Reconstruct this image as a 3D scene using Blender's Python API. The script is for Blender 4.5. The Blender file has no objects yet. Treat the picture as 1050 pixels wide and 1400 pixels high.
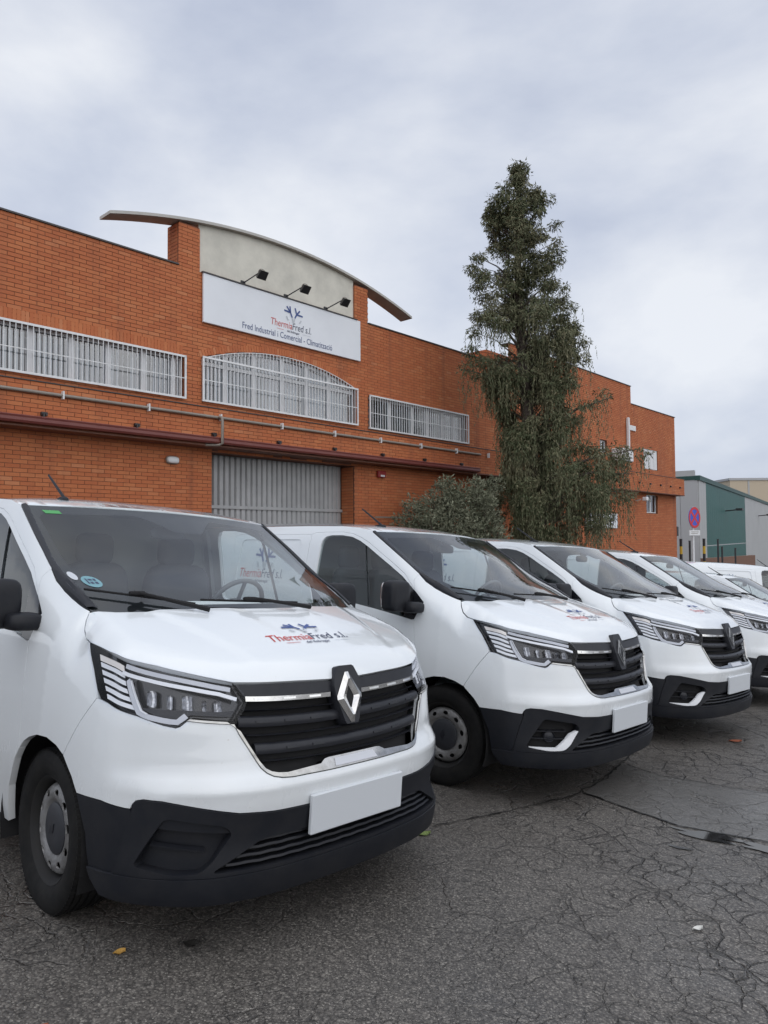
import bpy, bmesh, math, random
import numpy as np
from mathutils import Vector, Matrix
from mathutils.geometry import delaunay_2d_cdt
random.seed(7); rng=np.random.default_rng(11)
scn=bpy.context.scene; col=scn.collection
R=math.radians
# ------------------------------------------------------------------ camera, sky, sun, exposure
CAMZ=1.48; FPX=984.8
def axes(p,r):
    fw=Vector((0,math.cos(p),math.sin(p))); up=Vector((0,-math.sin(p),math.cos(p))); rt=Vector((1,0,0))
    return rt*math.cos(r)+up*math.sin(r), up*math.cos(r)-rt*math.sin(r), fw
rt_,up_,fw_=axes(R(2.1),R(-.4))
cam=bpy.data.cameras.new('camera'); cam.sensor_fit='VERTICAL'; cam.sensor_height=24; cam.lens=24*FPX/1400
cam.clip_start=.05; cam.clip_end=3000
camo=bpy.data.objects.new('camera',cam); col.objects.link(camo)
camo.matrix_world=Matrix.Translation((0,0,CAMZ))@Matrix((rt_,up_,-fw_)).transposed().to_4x4()
scn.camera=camo
SUN_EL,SUN_AZ=R(42),R(152)      # behind the camera, to the right
world=bpy.data.worlds.new('World'); scn.world=world; world.use_nodes=True
def build_sky():
    nt=world.node_tree; N=nt.nodes; L=nt.links
    for n in list(N): N.remove(n)
    out=N.new('ShaderNodeOutputWorld'); bg=N.new('ShaderNodeBackground')
    sky=N.new('ShaderNodeTexSky'); sky.sky_type='NISHITA'; sky.sun_disc=False
    sky.sun_elevation=SUN_EL; sky.sun_rotation=SUN_AZ; sky.dust_density=2.0
    tc=N.new('ShaderNodeTexCoord'); mp=N.new('ShaderNodeMapping'); mp.inputs['Scale'].default_value=(1.2,1.2,2.4)
    L.new(tc.outputs['Generated'],mp.inputs[0])
    n1=N.new('ShaderNodeTexNoise'); n1.inputs['Scale'].default_value=1.5; n1.inputs['Detail'].default_value=7; n1.inputs['Roughness'].default_value=.52; n1.inputs['Distortion'].default_value=.15
    L.new(mp.outputs[0],n1.inputs['Vector'])
    cr=N.new('ShaderNodeValToRGB'); e=cr.color_ramp.elements
    e[0].position=.34; e[0].color=(.42,.475,.615,1); e[1].position=.66; e[1].color=(.84,.865,.915,1)
    m=e.new(.5); m.color=(.615,.66,.765,1)
    L.new(n1.outputs['Fac'],cr.inputs[0])
    sc=N.new('ShaderNodeMixRGB'); sc.blend_type='MULTIPLY'; sc.inputs[0].default_value=1
    L.new(cr.outputs[0],sc.inputs[1]); sc.inputs[2].default_value=(10.0,10.0,10.0,1)
    mx=N.new('ShaderNodeMixRGB'); mx.inputs[0].default_value=.88     # cloud deck over the clear sky
    L.new(sky.outputs[0],mx.inputs[1]); L.new(sc.outputs[0],mx.inputs[2])
    L.new(mx.outputs[0],bg.inputs[0]); bg.inputs[1].default_value=.1
    L.new(bg.outputs[0],out.inputs[0])
build_sky()
sun=bpy.data.lights.new('sun','SUN'); sun.energy=1.5; sun.angle=R(130); sun.color=(1,.965,.92)
suno=bpy.data.objects.new('sun',sun); col.objects.link(suno)
sd=Vector((math.sin(SUN_AZ)*math.cos(SUN_EL),math.cos(SUN_AZ)*math.cos(SUN_EL),math.sin(SUN_EL)))
suno.rotation_euler=sd.to_track_quat('Z','Y').to_euler(); suno.location=sd*60
scn.view_settings.view_transform='Standard'; scn.view_settings.look='None'
scn.view_settings.gamma=1; scn.view_settings.exposure=0.12; scn.view_settings.use_curve_mapping=False
scn.render.engine='CYCLES'
cy=scn.cycles; cy.max_bounces=6; cy.diffuse_bounces=2; cy.glossy_bounces=3; cy.transmission_bounces=2; cy.transparent_max_bounces=12; cy.caustics_reflective=False; cy.caustics_refractive=False; cy.use_adaptive_sampling=True; cy.adaptive_threshold=.02
# ------------------------------------------------------------------ materials
def mat(name,base=(.5,.5,.5),rough=.5,metal=0,coat=0,spec=.5,noise=None,bump=None,em=None):
    """noise=(scale,(r,g,b),amount[,detail]) second colour; bump=(scale,strength,distance)"""
    m=bpy.data.materials.new(name); m.use_nodes=True; nt=m.node_tree; b=nt.nodes['Principled BSDF']
    b.inputs['Base Color'].default_value=(*base,1); b.inputs['Roughness'].default_value=rough; b.inputs['Metallic'].default_value=metal
    b.inputs['Coat Weight'].default_value=coat; b.inputs['Coat Roughness'].default_value=.03; b.inputs['Specular IOR Level'].default_value=spec
    if noise or bump:
        tc=nt.nodes.new('ShaderNodeTexCoord')
    if noise:
        n=nt.nodes.new('ShaderNodeTexNoise'); n.inputs['Scale'].default_value=noise[0]; n.inputs['Detail'].default_value=6; n.inputs['Roughness'].default_value=.65
        nt.links.new(tc.outputs['Object'],n.inputs['Vector'])
        cr=nt.nodes.new('ShaderNodeValToRGB'); cr.color_ramp.elements[0].position=.38; cr.color_ramp.elements[1].position=.68
        cr.color_ramp.elements[0].color=(0,0,0,1); cr.color_ramp.elements[1].color=(noise[2],)*3+(1,)
        nt.links.new(n.outputs['Fac'],cr.inputs[0])
        mx=nt.nodes.new('ShaderNodeMixRGB'); mx.inputs[1].default_value=(*base,1); mx.inputs[2].default_value=(*noise[1],1)
        nt.links.new(cr.outputs[0],mx.inputs[0]); nt.links.new(mx.outputs[0],b.inputs['Base Color'])
    if bump:
        n=nt.nodes.new('ShaderNodeTexNoise'); n.inputs['Scale'].default_value=bump[0]; n.inputs['Detail'].default_value=5
        nt.links.new(tc.outputs['Object'],n.inputs['Vector'])
        bp=nt.nodes.new('ShaderNodeBump'); bp.inputs['Strength'].default_value=bump[1]; bp.inputs['Distance'].default_value=bump[2]
        nt.links.new(n.outputs['Fac'],bp.inputs['Height']); nt.links.new(bp.outputs[0],b.inputs['Normal'])
    if em: b.inputs['Emission Color'].default_value=(*em[0],1); b.inputs['Emission Strength'].default_value=em[1]
    return m
def glass(name,tint,ior=1.5,rough=.0,boost=0.0):
    """thin pane: tinted transparency with a Schlick reflection that is the same from both sides"""
    m=bpy.data.materials.new(name); m.use_nodes=True; nt=m.node_tree; N=nt.nodes; L=nt.links
    for n in list(N): N.remove(n)
    o=N.new('ShaderNodeOutputMaterial'); t=N.new('ShaderNodeBsdfTransparent'); g=N.new('ShaderNodeBsdfGlossy'); x=N.new('ShaderNodeMixShader'); ge=N.new('ShaderNodeNewGeometry')
    t.inputs[0].default_value=(*tint,1); g.inputs['Roughness'].default_value=rough; g.inputs[0].default_value=(1,1,1,1)
    dt=N.new('ShaderNodeVectorMath'); dt.operation='DOT_PRODUCT'; L.new(ge.outputs['Normal'],dt.inputs[0]); L.new(ge.outputs['Incoming'],dt.inputs[1])
    def ma(op,a,b=0.0,cl=False):
        n=N.new('ShaderNodeMath'); n.operation=op; n.use_clamp=cl
        for k,q in enumerate((a,b)):
            if hasattr(q,'links'): L.new(q,n.inputs[k])
            else: n.inputs[k].default_value=q
        return n.outputs[0]
    f0=((ior-1)/(ior+1))**2*1.9+boost
    s=ma('POWER',ma('SUBTRACT',1.0,ma('ABSOLUTE',dt.outputs['Value']),True),5.0)
    L.new(ma('ADD',ma('MULTIPLY',s,1-f0),f0,True),x.inputs[0])
    L.new(t.outputs[0],x.inputs[1]); L.new(g.outputs[0],x.inputs[2]); L.new(x.outputs[0],o.inputs[0])
    return m
def paint_mat():
    """white body paint with road film low down and fine specks of dirt"""
    m=mat('white_paint',(.77,.81,.835),.30,coat=1.0); nt=m.node_tree; N=nt.nodes; L=nt.links; b=N['Principled BSDF']
    tc=N.new('ShaderNodeTexCoord'); sp=N.new('ShaderNodeSeparateXYZ'); L.new(tc.outputs['Object'],sp.inputs[0])
    mr=N.new('ShaderNodeMapRange'); mr.inputs[1].default_value=1.05; mr.inputs[2].default_value=.35; mr.inputs[3].default_value=.0; mr.inputs[4].default_value=.42
    L.new(sp.outputs[2],mr.inputs[0])
    n=N.new('ShaderNodeTexNoise'); n.inputs['Scale'].default_value=5; n.inputs['Detail'].default_value=8; n.inputs['Roughness'].default_value=.7
    mp=N.new('ShaderNodeMapping'); mp.inputs['Scale'].default_value=(1,1,.45); L.new(tc.outputs['Object'],mp.inputs[0]); L.new(mp.outputs[0],n.inputs['Vector'])
    mu=N.new('ShaderNodeMath'); mu.operation='MULTIPLY'; L.new(mr.outputs[0],mu.inputs[0]); L.new(n.outputs['Fac'],mu.inputs[1])
    v=N.new('ShaderNodeTexNoise'); v.inputs['Scale'].default_value=70; v.inputs['Detail'].default_value=3; L.new(tc.outputs['Object'],v.inputs['Vector'])
    cr=N.new('ShaderNodeValToRGB'); cr.color_ramp.elements[0].position=.70; cr.color_ramp.elements[0].color=(0,0,0,1); cr.color_ramp.elements[1].position=.80; cr.color_ramp.elements[1].color=(.55,.55,.55,1)
    L.new(v.outputs['Fac'],cr.inputs[0])
    ad=N.new('ShaderNodeMath'); ad.operation='ADD'; ad.use_clamp=True; L.new(mu.outputs[0],ad.inputs[0]); L.new(cr.outputs[0],ad.inputs[1])
    mx=N.new('ShaderNodeMixRGB'); mx.inputs[1].default_value=(.77,.81,.835,1); mx.inputs[2].default_value=(.42,.40,.37,1)
    L.new(ad.outputs[0],mx.inputs[0]); L.new(mx.outputs[0],b.inputs['Base Color'])
    ro=N.new('ShaderNodeMapRange'); ro.inputs[3].default_value=.22; ro.inputs[4].default_value=.6; L.new(ad.outputs[0],ro.inputs[0]); L.new(ro.outputs[0],b.inputs['Roughness'])
    return m
M={}
M['paint']=paint_mat()
M['plastic']=mat('black_plastic',(.0095,.011,.0155),.46,spec=.3,noise=(9,(.024,.024,.026),.45),bump=(420,.12,.002))
M['gloss_black']=mat('gloss_black',(.012,.013,.016),.18,coat=.5)
M['satin_dark']=mat('satin_dark',(.016,.0175,.023),.38,spec=.35,noise=(14,(.032,.033,.037),.4))
M['deep']=mat('deep_black',(.006,.006,.007),.8)
M['chrome2']=mat('dull_chrome',(.50,.50,.49),.16,metal=1,noise=(22,(.26,.255,.24),.6))
M['chrome']=mat('chrome',(.74,.74,.73),.14,metal=1,noise=(30,(.45,.44,.42),.4))
M['led']=mat('led_tube',(.82,.84,.87),.22)
M['ledgrey']=mat('lamp_trim_grey',(.55,.57,.61),.25)
M['amber']=mat('indicator_reflector',(.85,.80,.74),.25,metal=.2)
M['reflector']=mat('lamp_reflector',(.55,.56,.58),.12,metal=1,noise=(60,(.08,.08,.09),.9))
M['lens']=glass('headlight_lens',(.97,.98,1.0),1.22)
M['wind']=glass('windscreen_glass',(.90,.95,.95),1.5,boost=.02)
M['side']=glass('door_glass',(.62,.68,.68),1.5,boost=.0)
M['frit']=mat('windscreen_border',(.007,.008,.010),.5,spec=.2)
M['cabin']=mat('cabin_plastic',(.10,.108,.115),.6)
M['cabin2']=mat('cabin_trim',(.34,.36,.36),.8)
M['seat']=mat('seat_cloth',(.085,.09,.10),.9)
M['tyre']=mat('tyre_rubber',(.009,.009,.0095),.7,spec=.2,noise=(16,(.022,.021,.019),.6),bump=(60,.25,.003))
M['rim']=mat('steel_wheel',(.25,.25,.25),.42,metal=.3,noise=(12,(.09,.085,.08),.8))
M['rimshade']=mat('steel_wheel_shaded',(.025,.025,.026),.65,spec=.2,noise=(12,(.025,.024,.022),.8))  # flange steel darkened: shadow between tyre and disc put into the colour
M['hub']=mat('hub_cap',(.028,.030,.036),.45)
M['plate']=mat('blank_plate',(.60,.63,.66),.5)
M['grey_em']=mat('emblem_grey',(.34,.35,.36),.3,metal=.7)
M['blue']=mat('logo_blue',(.05,.09,.27),.5)
M['tagline']=mat('tagline_blue',(.10,.13,.25),.5)
M['navy']=mat('logo_navy',(.045,.055,.11),.5)
M['red']=mat('logo_red',(.55,.05,.045),.5)
M['lightgrey']=mat('logo_grey',(.55,.58,.62),.6)
M['paper']=mat('paper',(.7,.72,.72),.8)
M['sticker']=mat('sticker_cyan',(.17,.34,.39),.6); M['green']=mat('sticker_green',(.08,.34,.11),.6)
# ------------------------------------------------------------------ helpers
def mesh_of(name,vs,fs,m,smooth=False,ln=None,split=None):
    me=bpy.data.meshes.new(name); me.from_pydata([tuple(v) for v in vs],[],[tuple(f) for f in fs])
    me.materials.append(m)
    if smooth or ln is not None: me.shade_smooth()
    if ln is not None: me.normals_split_custom_set(ln)
    me.update(); return me
def link(name,me,parent=None,mw=None):
    o=bpy.data.objects.new(name,me); col.objects.link(o)
    if parent is not None: o.parent=parent
    if mw is not None: o.matrix_world=mw
    return o
def tag(o,label=None,cat=None,group=None,kind=None):
    if label: o['label']=label
    if cat: o['category']=cat
    if group: o['group']=group
    if kind: o['kind']=kind
    return o
def empty(name,mw):
    o=bpy.data.objects.new(name,None); o.empty_display_size=.3; col.objects.link(o); o.matrix_world=mw; return o
class MB:
    def __init__(s): s.v=[]; s.f=[]
    def add(s,vs,fs):
        n=len(s.v); s.v+= [tuple(v) for v in vs]; s.f+=[tuple(i+n for i in f) for f in fs]; return s
    def box(s,x0,x1,y0,y1,z0,z1):
        return s.add([(x0,y0,z0),(x1,y0,z0),(x1,y1,z0),(x0,y1,z0),(x0,y0,z1),(x1,y0,z1),(x1,y1,z1),(x0,y1,z1)],
            [(3,2,1,0),(4,5,6,7),(0,1,5,4),(1,2,6,5),(2,3,7,6),(3,0,4,7)])
    def bbox(s,x0,x1,y0,y1,z0,z1,b):
        """box with chamfered vertical and horizontal edges"""
        vs=[];idx={}
        for sx in (0,1):
            for sy in (0,1):
                for sz in (0,1):
                    X=(x0,x1)[sx];Y=(y0,y1)[sy];Z=(z0,z1)[sz];dx=b*(1-2*sx);dy=b*(1-2*sy);dz=b*(1-2*sz)
                    for k,p in enumerate(((X,Y+dy,Z+dz),(X+dx,Y,Z+dz),(X+dx,Y+dy,Z))): idx[(sx,sy,sz,k)]=len(vs); vs.append(p)
        bm=bmesh.new()
        for p in vs: bm.verts.new(p)
        r=bmesh.ops.convex_hull(bm,input=bm.verts[:]); bm.verts.index_update()
        bmesh.ops.recalc_face_normals(bm,faces=bm.faces[:])
        s.add([v.co[:] for v in bm.verts],[[v.index for v in f.verts] for f in bm.faces]); bm.free(); return s
    def tube(s,pts,r,n=8,caps=True):
        pts=[Vector(p) for p in pts]; rs=r if hasattr(r,'__len__') else [r]*len(pts); vs=[];fs=[]
        prev=None
        for i,p in enumerate(pts):
            t=(pts[min(i+1,len(pts)-1)]-pts[max(i-1,0)]).normalized()
            if prev is None:
                a=t.orthogonal().normalized()
            else:
                a=(prev-t*prev.dot(t)).normalized()
            prev=a; b=t.cross(a)
            for k in range(n):
                w=2*math.pi*k/n; vs.append(p+(a*math.cos(w)+b*math.sin(w))*rs[i])
        for i in range(len(pts)-1):
            for k in range(n): fs.append((i*n+k,i*n+(k+1)%n,(i+1)*n+(k+1)%n,(i+1)*n+k))
        if caps: fs.append(tuple(range(n))[::-1]); fs.append(tuple(range((len(pts)-1)*n,len(pts)*n)))
        return s.add(vs,fs)
    def prism(s,poly,fn0,fn1):
        """poly: 2D pts; fn0/fn1 map 2D pt to 3D for the two caps"""
        n=len(poly); s0=[fn0(p) for p in poly]; s1=[fn1(p) for p in poly]
        return s.add(s0+s1,[tuple(range(n))[::-1],tuple(range(n,2*n))]+[(i,(i+1)%n,n+(i+1)%n,n+i) for i in range(n)])
    def superell(s,c,sz,e=.4,nu=20,nv=12):
        def q(a): return math.copysign(abs(a)**e,a)
        vs=[];fs=[]
        for j in range(nv+1):
            ph=-math.pi/2+math.pi*j/nv
            for i in range(nu):
                th=2*math.pi*i/nu
                vs.append((c[0]+sz[0]*q(math.cos(ph))*q(math.cos(th)),c[1]+sz[1]*q(math.cos(ph))*q(math.sin(th)),c[2]+sz[2]*q(math.sin(ph))))
        for j in range(nv):
            for i in range(nu): fs.append((j*nu+i,j*nu+(i+1)%nu,(j+1)*nu+(i+1)%nu,(j+1)*nu+i))
        return s.add(vs,fs)
    def lathe(s,prof,n,fn):
        """prof: [(r,a)], fn(r,a,theta)->3D"""
        k=len(prof); vs=[fn(r,a,2*math.pi*i/n) for i in range(n) for r,a in prof]
        fs=[(i*k+j,((i+1)%n)*k+j,((i+1)%n)*k+j+1,i*k+j+1) for i in range(n) for j in range(k-1)]
        return s.add(vs,fs)
    def mesh(s,name,m,smooth=False,fix=True):
        me=mesh_of(name,s.v,s.f,m,smooth)
        if fix:
            bm=bmesh.new(); bm.from_mesh(me); bmesh.ops.recalc_face_normals(bm,faces=bm.faces[:]); bm.to_mesh(me); bm.free()
        return me
    def obj(s,name,m,parent=None,smooth=False,fix=True): return link(name,s.mesh(name,m,smooth,fix),parent)
def smooth_angle(me,deg=40):
    me.shade_smooth()
    bm=bmesh.new(); bm.from_mesh(me)
    for e in bm.edges:
        if len(e.link_faces)==2 and e.calc_face_angle(0)>R(deg): e.smooth=False
    bm.to_mesh(me); bm.free(); return me
def text_polys(txt,size=1,shear=0,spacing=1,bold=0):
    """triangulated outline of a text in the built-in font: verts 2D, faces, width"""
    cu=bpy.data.curves.new('t','FONT'); cu.body=txt; cu.size=size; cu.shear=shear; cu.space_character=spacing; cu.resolution_u=3; cu.offset=bold
    o=bpy.data.objects.new('t',cu); col.objects.link(o); bpy.context.view_layer.update()
    dg=bpy.context.evaluated_depsgraph_get(); me=bpy.data.meshes.new_from_object(o.evaluated_get(dg))
    bm=bmesh.new(); bm.from_mesh(me); bmesh.ops.triangulate(bm,faces=bm.faces[:]); 
    vs=[(v.co.x,v.co.y) for v in bm.verts]; bm.verts.index_update(); fs=[[v.index for v in f.verts] for f in bm.faces]
    bm.free(); bpy.data.objects.remove(o); bpy.data.curves.remove(cu); bpy.data.meshes.remove(me)
    return vs,fs,(min(v[0] for v in vs),max(v[0] for v in vs))
def in_poly(P,poly):
    x,y=P[:,0],P[:,1]; ins=np.zeros(len(P),bool); n=len(poly)
    for i in range(n):
        x0,y0=poly[i]; x1,y1=poly[(i+1)%n]
        if y0==y1: continue
        c=((y0>y)!=(y1>y))&(x<(x1-x0)*(y-y0)/(y1-y0)+x0); ins^=c
    return ins
def resample(poly,step,closed=True):
    out=[];n=len(poly)
    for i in range(n if closed else n-1):
        a=np.array(poly[i]);b=np.array(poly[(i+1)%n]); k=max(1,int(math.ceil(np.hypot(*(b-a))/step)))
        for j in range(k): out.append(tuple(a+(b-a)*j/k))
    if not closed: out.append(tuple(poly[-1]))
    return out
def area(p): return .5*sum(p[i][0]*p[(i+1)%len(p)][1]-p[(i+1)%len(p)][0]*p[i][1] for i in range(len(p)))
def inset(poly,d):
    """shrink a polygon by d (counter-clockwise)"""
    n=len(poly); out=[]
    for i in range(n):
        a=Vector(poly[i-1]);b=Vector(poly[i]);c=Vector(poly[(i+1)%n])
        e0=(b-a).normalized();e1=(c-b).normalized(); n0=Vector((-e0.y,e0.x));n1=Vector((-e1.y,e1.x))
        m=n0+n1; 
        if m.length<.2: out.append(tuple(b)); continue
        m.normalize(); out.append(tuple(b+m*min(d/max(m.dot(n0),.3),3*d)))
    return out
def fillet(poly,r,n=4,only=None):
    out=[];N=len(poly)
    for i in range(N):
        b=Vector(poly[i])
        if only is not None and i not in only: out.append(tuple(b)); continue
        a=Vector(poly[i-1]);c=Vector(poly[(i+1)%N]); k=min(r,(a-b).length*.45,(c-b).length*.45)
        p0=b+(a-b).normalized()*k;p1=b+(c-b).normalized()*k
        for j in range(n+1):
            t=j/n; out.append(tuple(p0*(1-t)**2+b*2*t*(1-t)+p1*t*t))
    return out
def patch(name,outer,mapf,m,holes=(),step=.035,bstep=.03,rim=.02,gap=.0,off=0.0,scale=(1,1),rim_holes=True):
    """triangulated sheet over a polygon of a parametric surface, with its edges turned inwards"""
    if area(outer)<0: outer=outer[::-1]
    if gap: outer=inset(outer,gap)
    loops=[resample(outer,bstep)]
    for h in holes:
        if area(h)>0: h=h[::-1]
        loops.append(resample(h,bstep))
    P=[];E=[]
    for lp in loops:
        n=len(P); P+=lp; E+=[(n+i,n+(i+1)%len(lp)) for i in range(len(lp))]
    B=np.array(P); x0,y0=B.min(0); x1,y1=B.max(0)
    sx,sy=step*scale[0],step*scale[1]
    gx,gy=np.meshgrid(np.arange(x0+sx*.5,x1,sx),np.arange(y0+sy*.5,y1,sy)); gx=gx.copy(); gx[::2]+=sx*.5
    G=np.stack([gx.ravel(),gy.ravel()],1)
    if len(G):
        ok=in_poly(G,outer)
        for h in holes: ok&=~in_poly(G,h)
        G=G[ok]
    if len(G):  # keep clear of the border
        S=np.array(scale)
        dd=np.min(np.hypot(*((G[:,None,:]-B[None,:,:])/S).transpose(2,0,1)),axis=1); G=G[dd>step*.5]
    allp=P+[tuple(g) for g in G]
    vo,eo,fo,*_=delaunay_2d_cdt([Vector(p) for p in allp],E,[],0,1e-7)
    V=np.array([tuple(v) for v in vo]); F=np.array(fo)
    c=V[F].mean(1); ok=in_poly(c,outer)
    for h in holes: ok&=~in_poly(c,h)
    F=F[ok]
    # orient ccw
    a,b,cc=V[F[:,0]],V[F[:,1]],V[F[:,2]]; ar=(b[:,0]-a[:,0])*(cc[:,1]-a[:,1])-(b[:,1]-a[:,1])*(cc[:,0]-a[:,0])
    F[ar<0]=F[ar<0][:,::-1]; F=F[np.abs(ar)>1e-9]
    X,Nn=mapf(V[:,0],V[:,1]); X=X+Nn*off
    vs=list(X); fs=[tuple(f) for f in F]; ln=[Nn[i] for f in F for i in f]
    if rim:
        # boundary edges of kept triangles
        ed={}
        for f in F:
            for i in range(3):
                k=(f[i],f[(i+1)%3]); ed[tuple(sorted(k))]=None if tuple(sorted(k)) in ed else k
        bed=[k for k in ed.values() if k]
        mp={}
        def dup(i):
            if i not in mp:
                mp[i]=(len(vs),len(vs)+1); vs.append(X[i]); vs.append(X[i]-Nn[i]*rim)
            return mp[i]
        for a_,b_ in bed:
            A=dup(a_);Bq=dup(b_); fs.append((Bq[0],A[0],A[1],Bq[1]))
            t=X[b_]-X[a_]; nn=np.cross(t,Nn[a_]); nn=nn/(np.linalg.norm(nn)+1e-12)
            ln+= [nn*.75+Nn[b_]*.25,nn*.75+Nn[a_]*.25,nn,nn]
    ln=np.array(ln); ln/=np.linalg.norm(ln,axis=1)[:,None]+1e-12
    return mesh_of(name,vs,fs,m,ln=ln)
# ------------------------------------------------------------------ van body surface (local: x to the driver's side, -y forward, z up, origin under the front axle)
def hw(xs,x):
    """weights of a cubic interpolation through knots xs, linear outside"""
    xs=np.asarray(xs,float); n=len(xs); D=np.zeros((n,n))
    for k in range(n):
        if k==0: h=xs[1]-xs[0]; D[0,0]=-1/h; D[0,1]=1/h
        elif k==n-1: h=xs[-1]-xs[-2]; D[k,k-1]=-1/h; D[k,k]=1/h
        else:
            h0=xs[k]-xs[k-1];h1=xs[k+1]-xs[k];w0=h1/(h0+h1);w1=h0/(h0+h1)
            D[k,k-1]-=w0/h0;D[k,k]+=w0/h0;D[k,k]-=w1/h1;D[k,k+1]+=w1/h1
    x=np.asarray(x,float); i=np.clip(np.searchsorted(xs,x)-1,0,n-2); h=xs[i+1]-xs[i]; t=(x-xs[i])/h
    I=np.eye(n); tc=np.clip(t,0,1)[:,None]; hh=h[:,None]
    w=(2*tc**3-3*tc**2+1)*I[i]+(tc**3-2*tc**2+tc)*hh*D[i]+(-2*tc**3+3*tc**2)*I[i+1]+(tc**3-tc**2)*hh*D[i+1]
    lo=t<0;hi=t>1
    w[lo]=I[0]+((x[lo]-xs[0])[:,None])*D[0]; w[hi]=I[n-1]+((x[hi]-xs[-1])[:,None])*D[n-1]
    return w
def hv(xs,ys,x):
    x=np.asarray(x,float); return (hw(xs,x.ravel())@np.asarray(ys,float)).reshape(x.shape)
SC=np.array((-.25,0,.25,.5,.68,.80,.95,1.15,1.6))
LVL=[
(.17,(0,.25,.50,.66,.76,.835,.865),(-.915,-.907,-.872,-.80,-.70,-.58,-.45)),
(.25,(0,.25,.50,.675,.78,.865,.895),(-.955,-.947,-.912,-.84,-.74,-.61,-.45)),
(.33,(0,.25,.50,.68,.79,.875,.91),(-.975,-.966,-.928,-.85,-.748,-.612,-.45)),
(.45,(0,.25,.50,.68,.79,.88,.92),(-.968,-.96,-.922,-.842,-.742,-.605,-.45)),
(.60,(0,.25,.50,.68,.79,.88,.925),(-.985,-.977,-.937,-.85,-.745,-.60,-.45)),
(.68,(0,.25,.50,.68,.786,.876,.922),(-.962,-.954,-.917,-.835,-.733,-.592,-.45)),
(.78,(0,.25,.50,.68,.784,.87,.915),(-.93,-.923,-.887,-.808,-.71,-.575,-.45)),
(.90,(0,.25,.50,.68,.78,.86,.90),(-.90,-.892,-.858,-.782,-.69,-.56,-.45)),
(1.02,(0,.25,.50,.665,.762,.84,.88),(-.868,-.86,-.82,-.74,-.65,-.54,-.45)),
(1.15,(0,.25,.50,.65,.745,.82,.86),(-.84,-.83,-.79,-.71,-.63,-.53,-.45)),
(1.30,(0,.25,.50,.64,.73,.80,.845),(-.81,-.80,-.76,-.69,-.61,-.52,-.45)),
]
def _row(z,dy,fade=(1,1,1,1,.85,.5,0)):
    q=np.array([z]); Z=[l[0] for l in LVL]; w=hw(Z,q)
    return (z,tuple((w@np.array([l[1] for l in LVL]))[0]),tuple((w@np.array([l[2] for l in LVL]))[0]+dy*np.array(fade)))
_new=[_row(.648,-.012),_row(.700,.012),_row(.78,.007)]     # ledge in the white bumper under the lamps
LVL=sorted([l for l in LVL if l[0] not in (.68,.78)]+_new,key=lambda l:l[0])
LZ=[l[0] for l in LVL]; LX=np.array([l[1] for l in LVL]); LY=np.array([l[2] for l in LVL])
SXZ=(.17,.25,.33,.45,.60,.78,.95,1.10,1.25,1.40,1.60,1.80,1.95); SXX=(.885,.90,.915,.93,.945,.946,.94,.927,.906,.884,.85,.808,.77)
TEY=(-.60,-.40,-.246,-.189,-.145,-.116,-.094,-.02,.05,.12,.205,.272,.54,.808,.95,1.15,1.6,4.2)
TEZ=(1.055,1.10,1.15,1.161,1.189,1.228,1.269,1.292,1.316,1.345,1.390,1.445,1.61,1.768,1.80,1.815,1.822,1.822)
TEX=(.80,.85,.872,.858,.84,.825,.812,.816,.82,.825,.83,.833,.82,.797,.79,.785,.78,.78)
_ty=np.arange(-.9,4.4,.005); _k=np.exp(-.5*(np.arange(-24,25)*.005/.032)**2); _k/=_k.sum()
def _sm(v):
    q=np.interp(_ty,TEY,v); return np.convolve(np.pad(q,24,mode='edge'),_k,'valid')
_tz,_tx=_sm(TEZ),_sm(TEX)
def ring0(s,z):
    s=np.asarray(s,float); z=np.asarray(z,float); sg=np.where(s<0,-1.,1.); a=np.abs(s)
    wz=hw(LZ,z); px=wz@LX; py=wz@LY; sx=hv(SXZ,SXX,z)
    cx=np.column_stack([-px[:,1],px,sx]); cy=np.column_stack([py[:,1],py,np.zeros(len(z))])
    ws=hw(SC,np.minimum(a,1.6)); x=(ws*cx).sum(1); y=(ws*cy).sum(1)
    y=np.where(a>1.15,a-1.6,y); x=np.where(a>=1.6,sx,x)
    zt=np.interp(y,_ty,_tz); xt=np.interp(y,_ty,_tx)
    d=zt-z; r=.17; w=np.where(d<r,(1-np.maximum(d,-.02)/r)**2,0); k=np.clip((y+.42)/.20,0,1)*np.clip((5.0-y),0,1)
    p2=hw(LZ,zt)@LX; s2=hv(SXZ,SXX,zt); x2=np.where(a>=1.6,s2,(ws*np.column_stack([-p2[:,1],p2,s2])).sum(1))
    x=x-k*np.maximum(x2-xt,0)*w
    x=x-np.where(y>3.6,.07*((y-3.6)/.45)**2,0)
    return np.column_stack([sg*x,y,z])
def surf(f):
    def g(u,v,e=2e-3):
        u=np.asarray(u,float);v=np.asarray(v,float)
        X=f(u,v); du=f(u+e,v)-f(u-e,v); dv=f(u,v+e)-f(u,v-e); n=np.cross(du,dv); n/=np.linalg.norm(n,axis=1)[:,None]+1e-12
        return X,n
    return g
ring=surf(ring0)
def rpt(s,z,off=0):
    X,n=ring(np.array([s]),np.array([z])); return X[0]+n[0]*off
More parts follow.
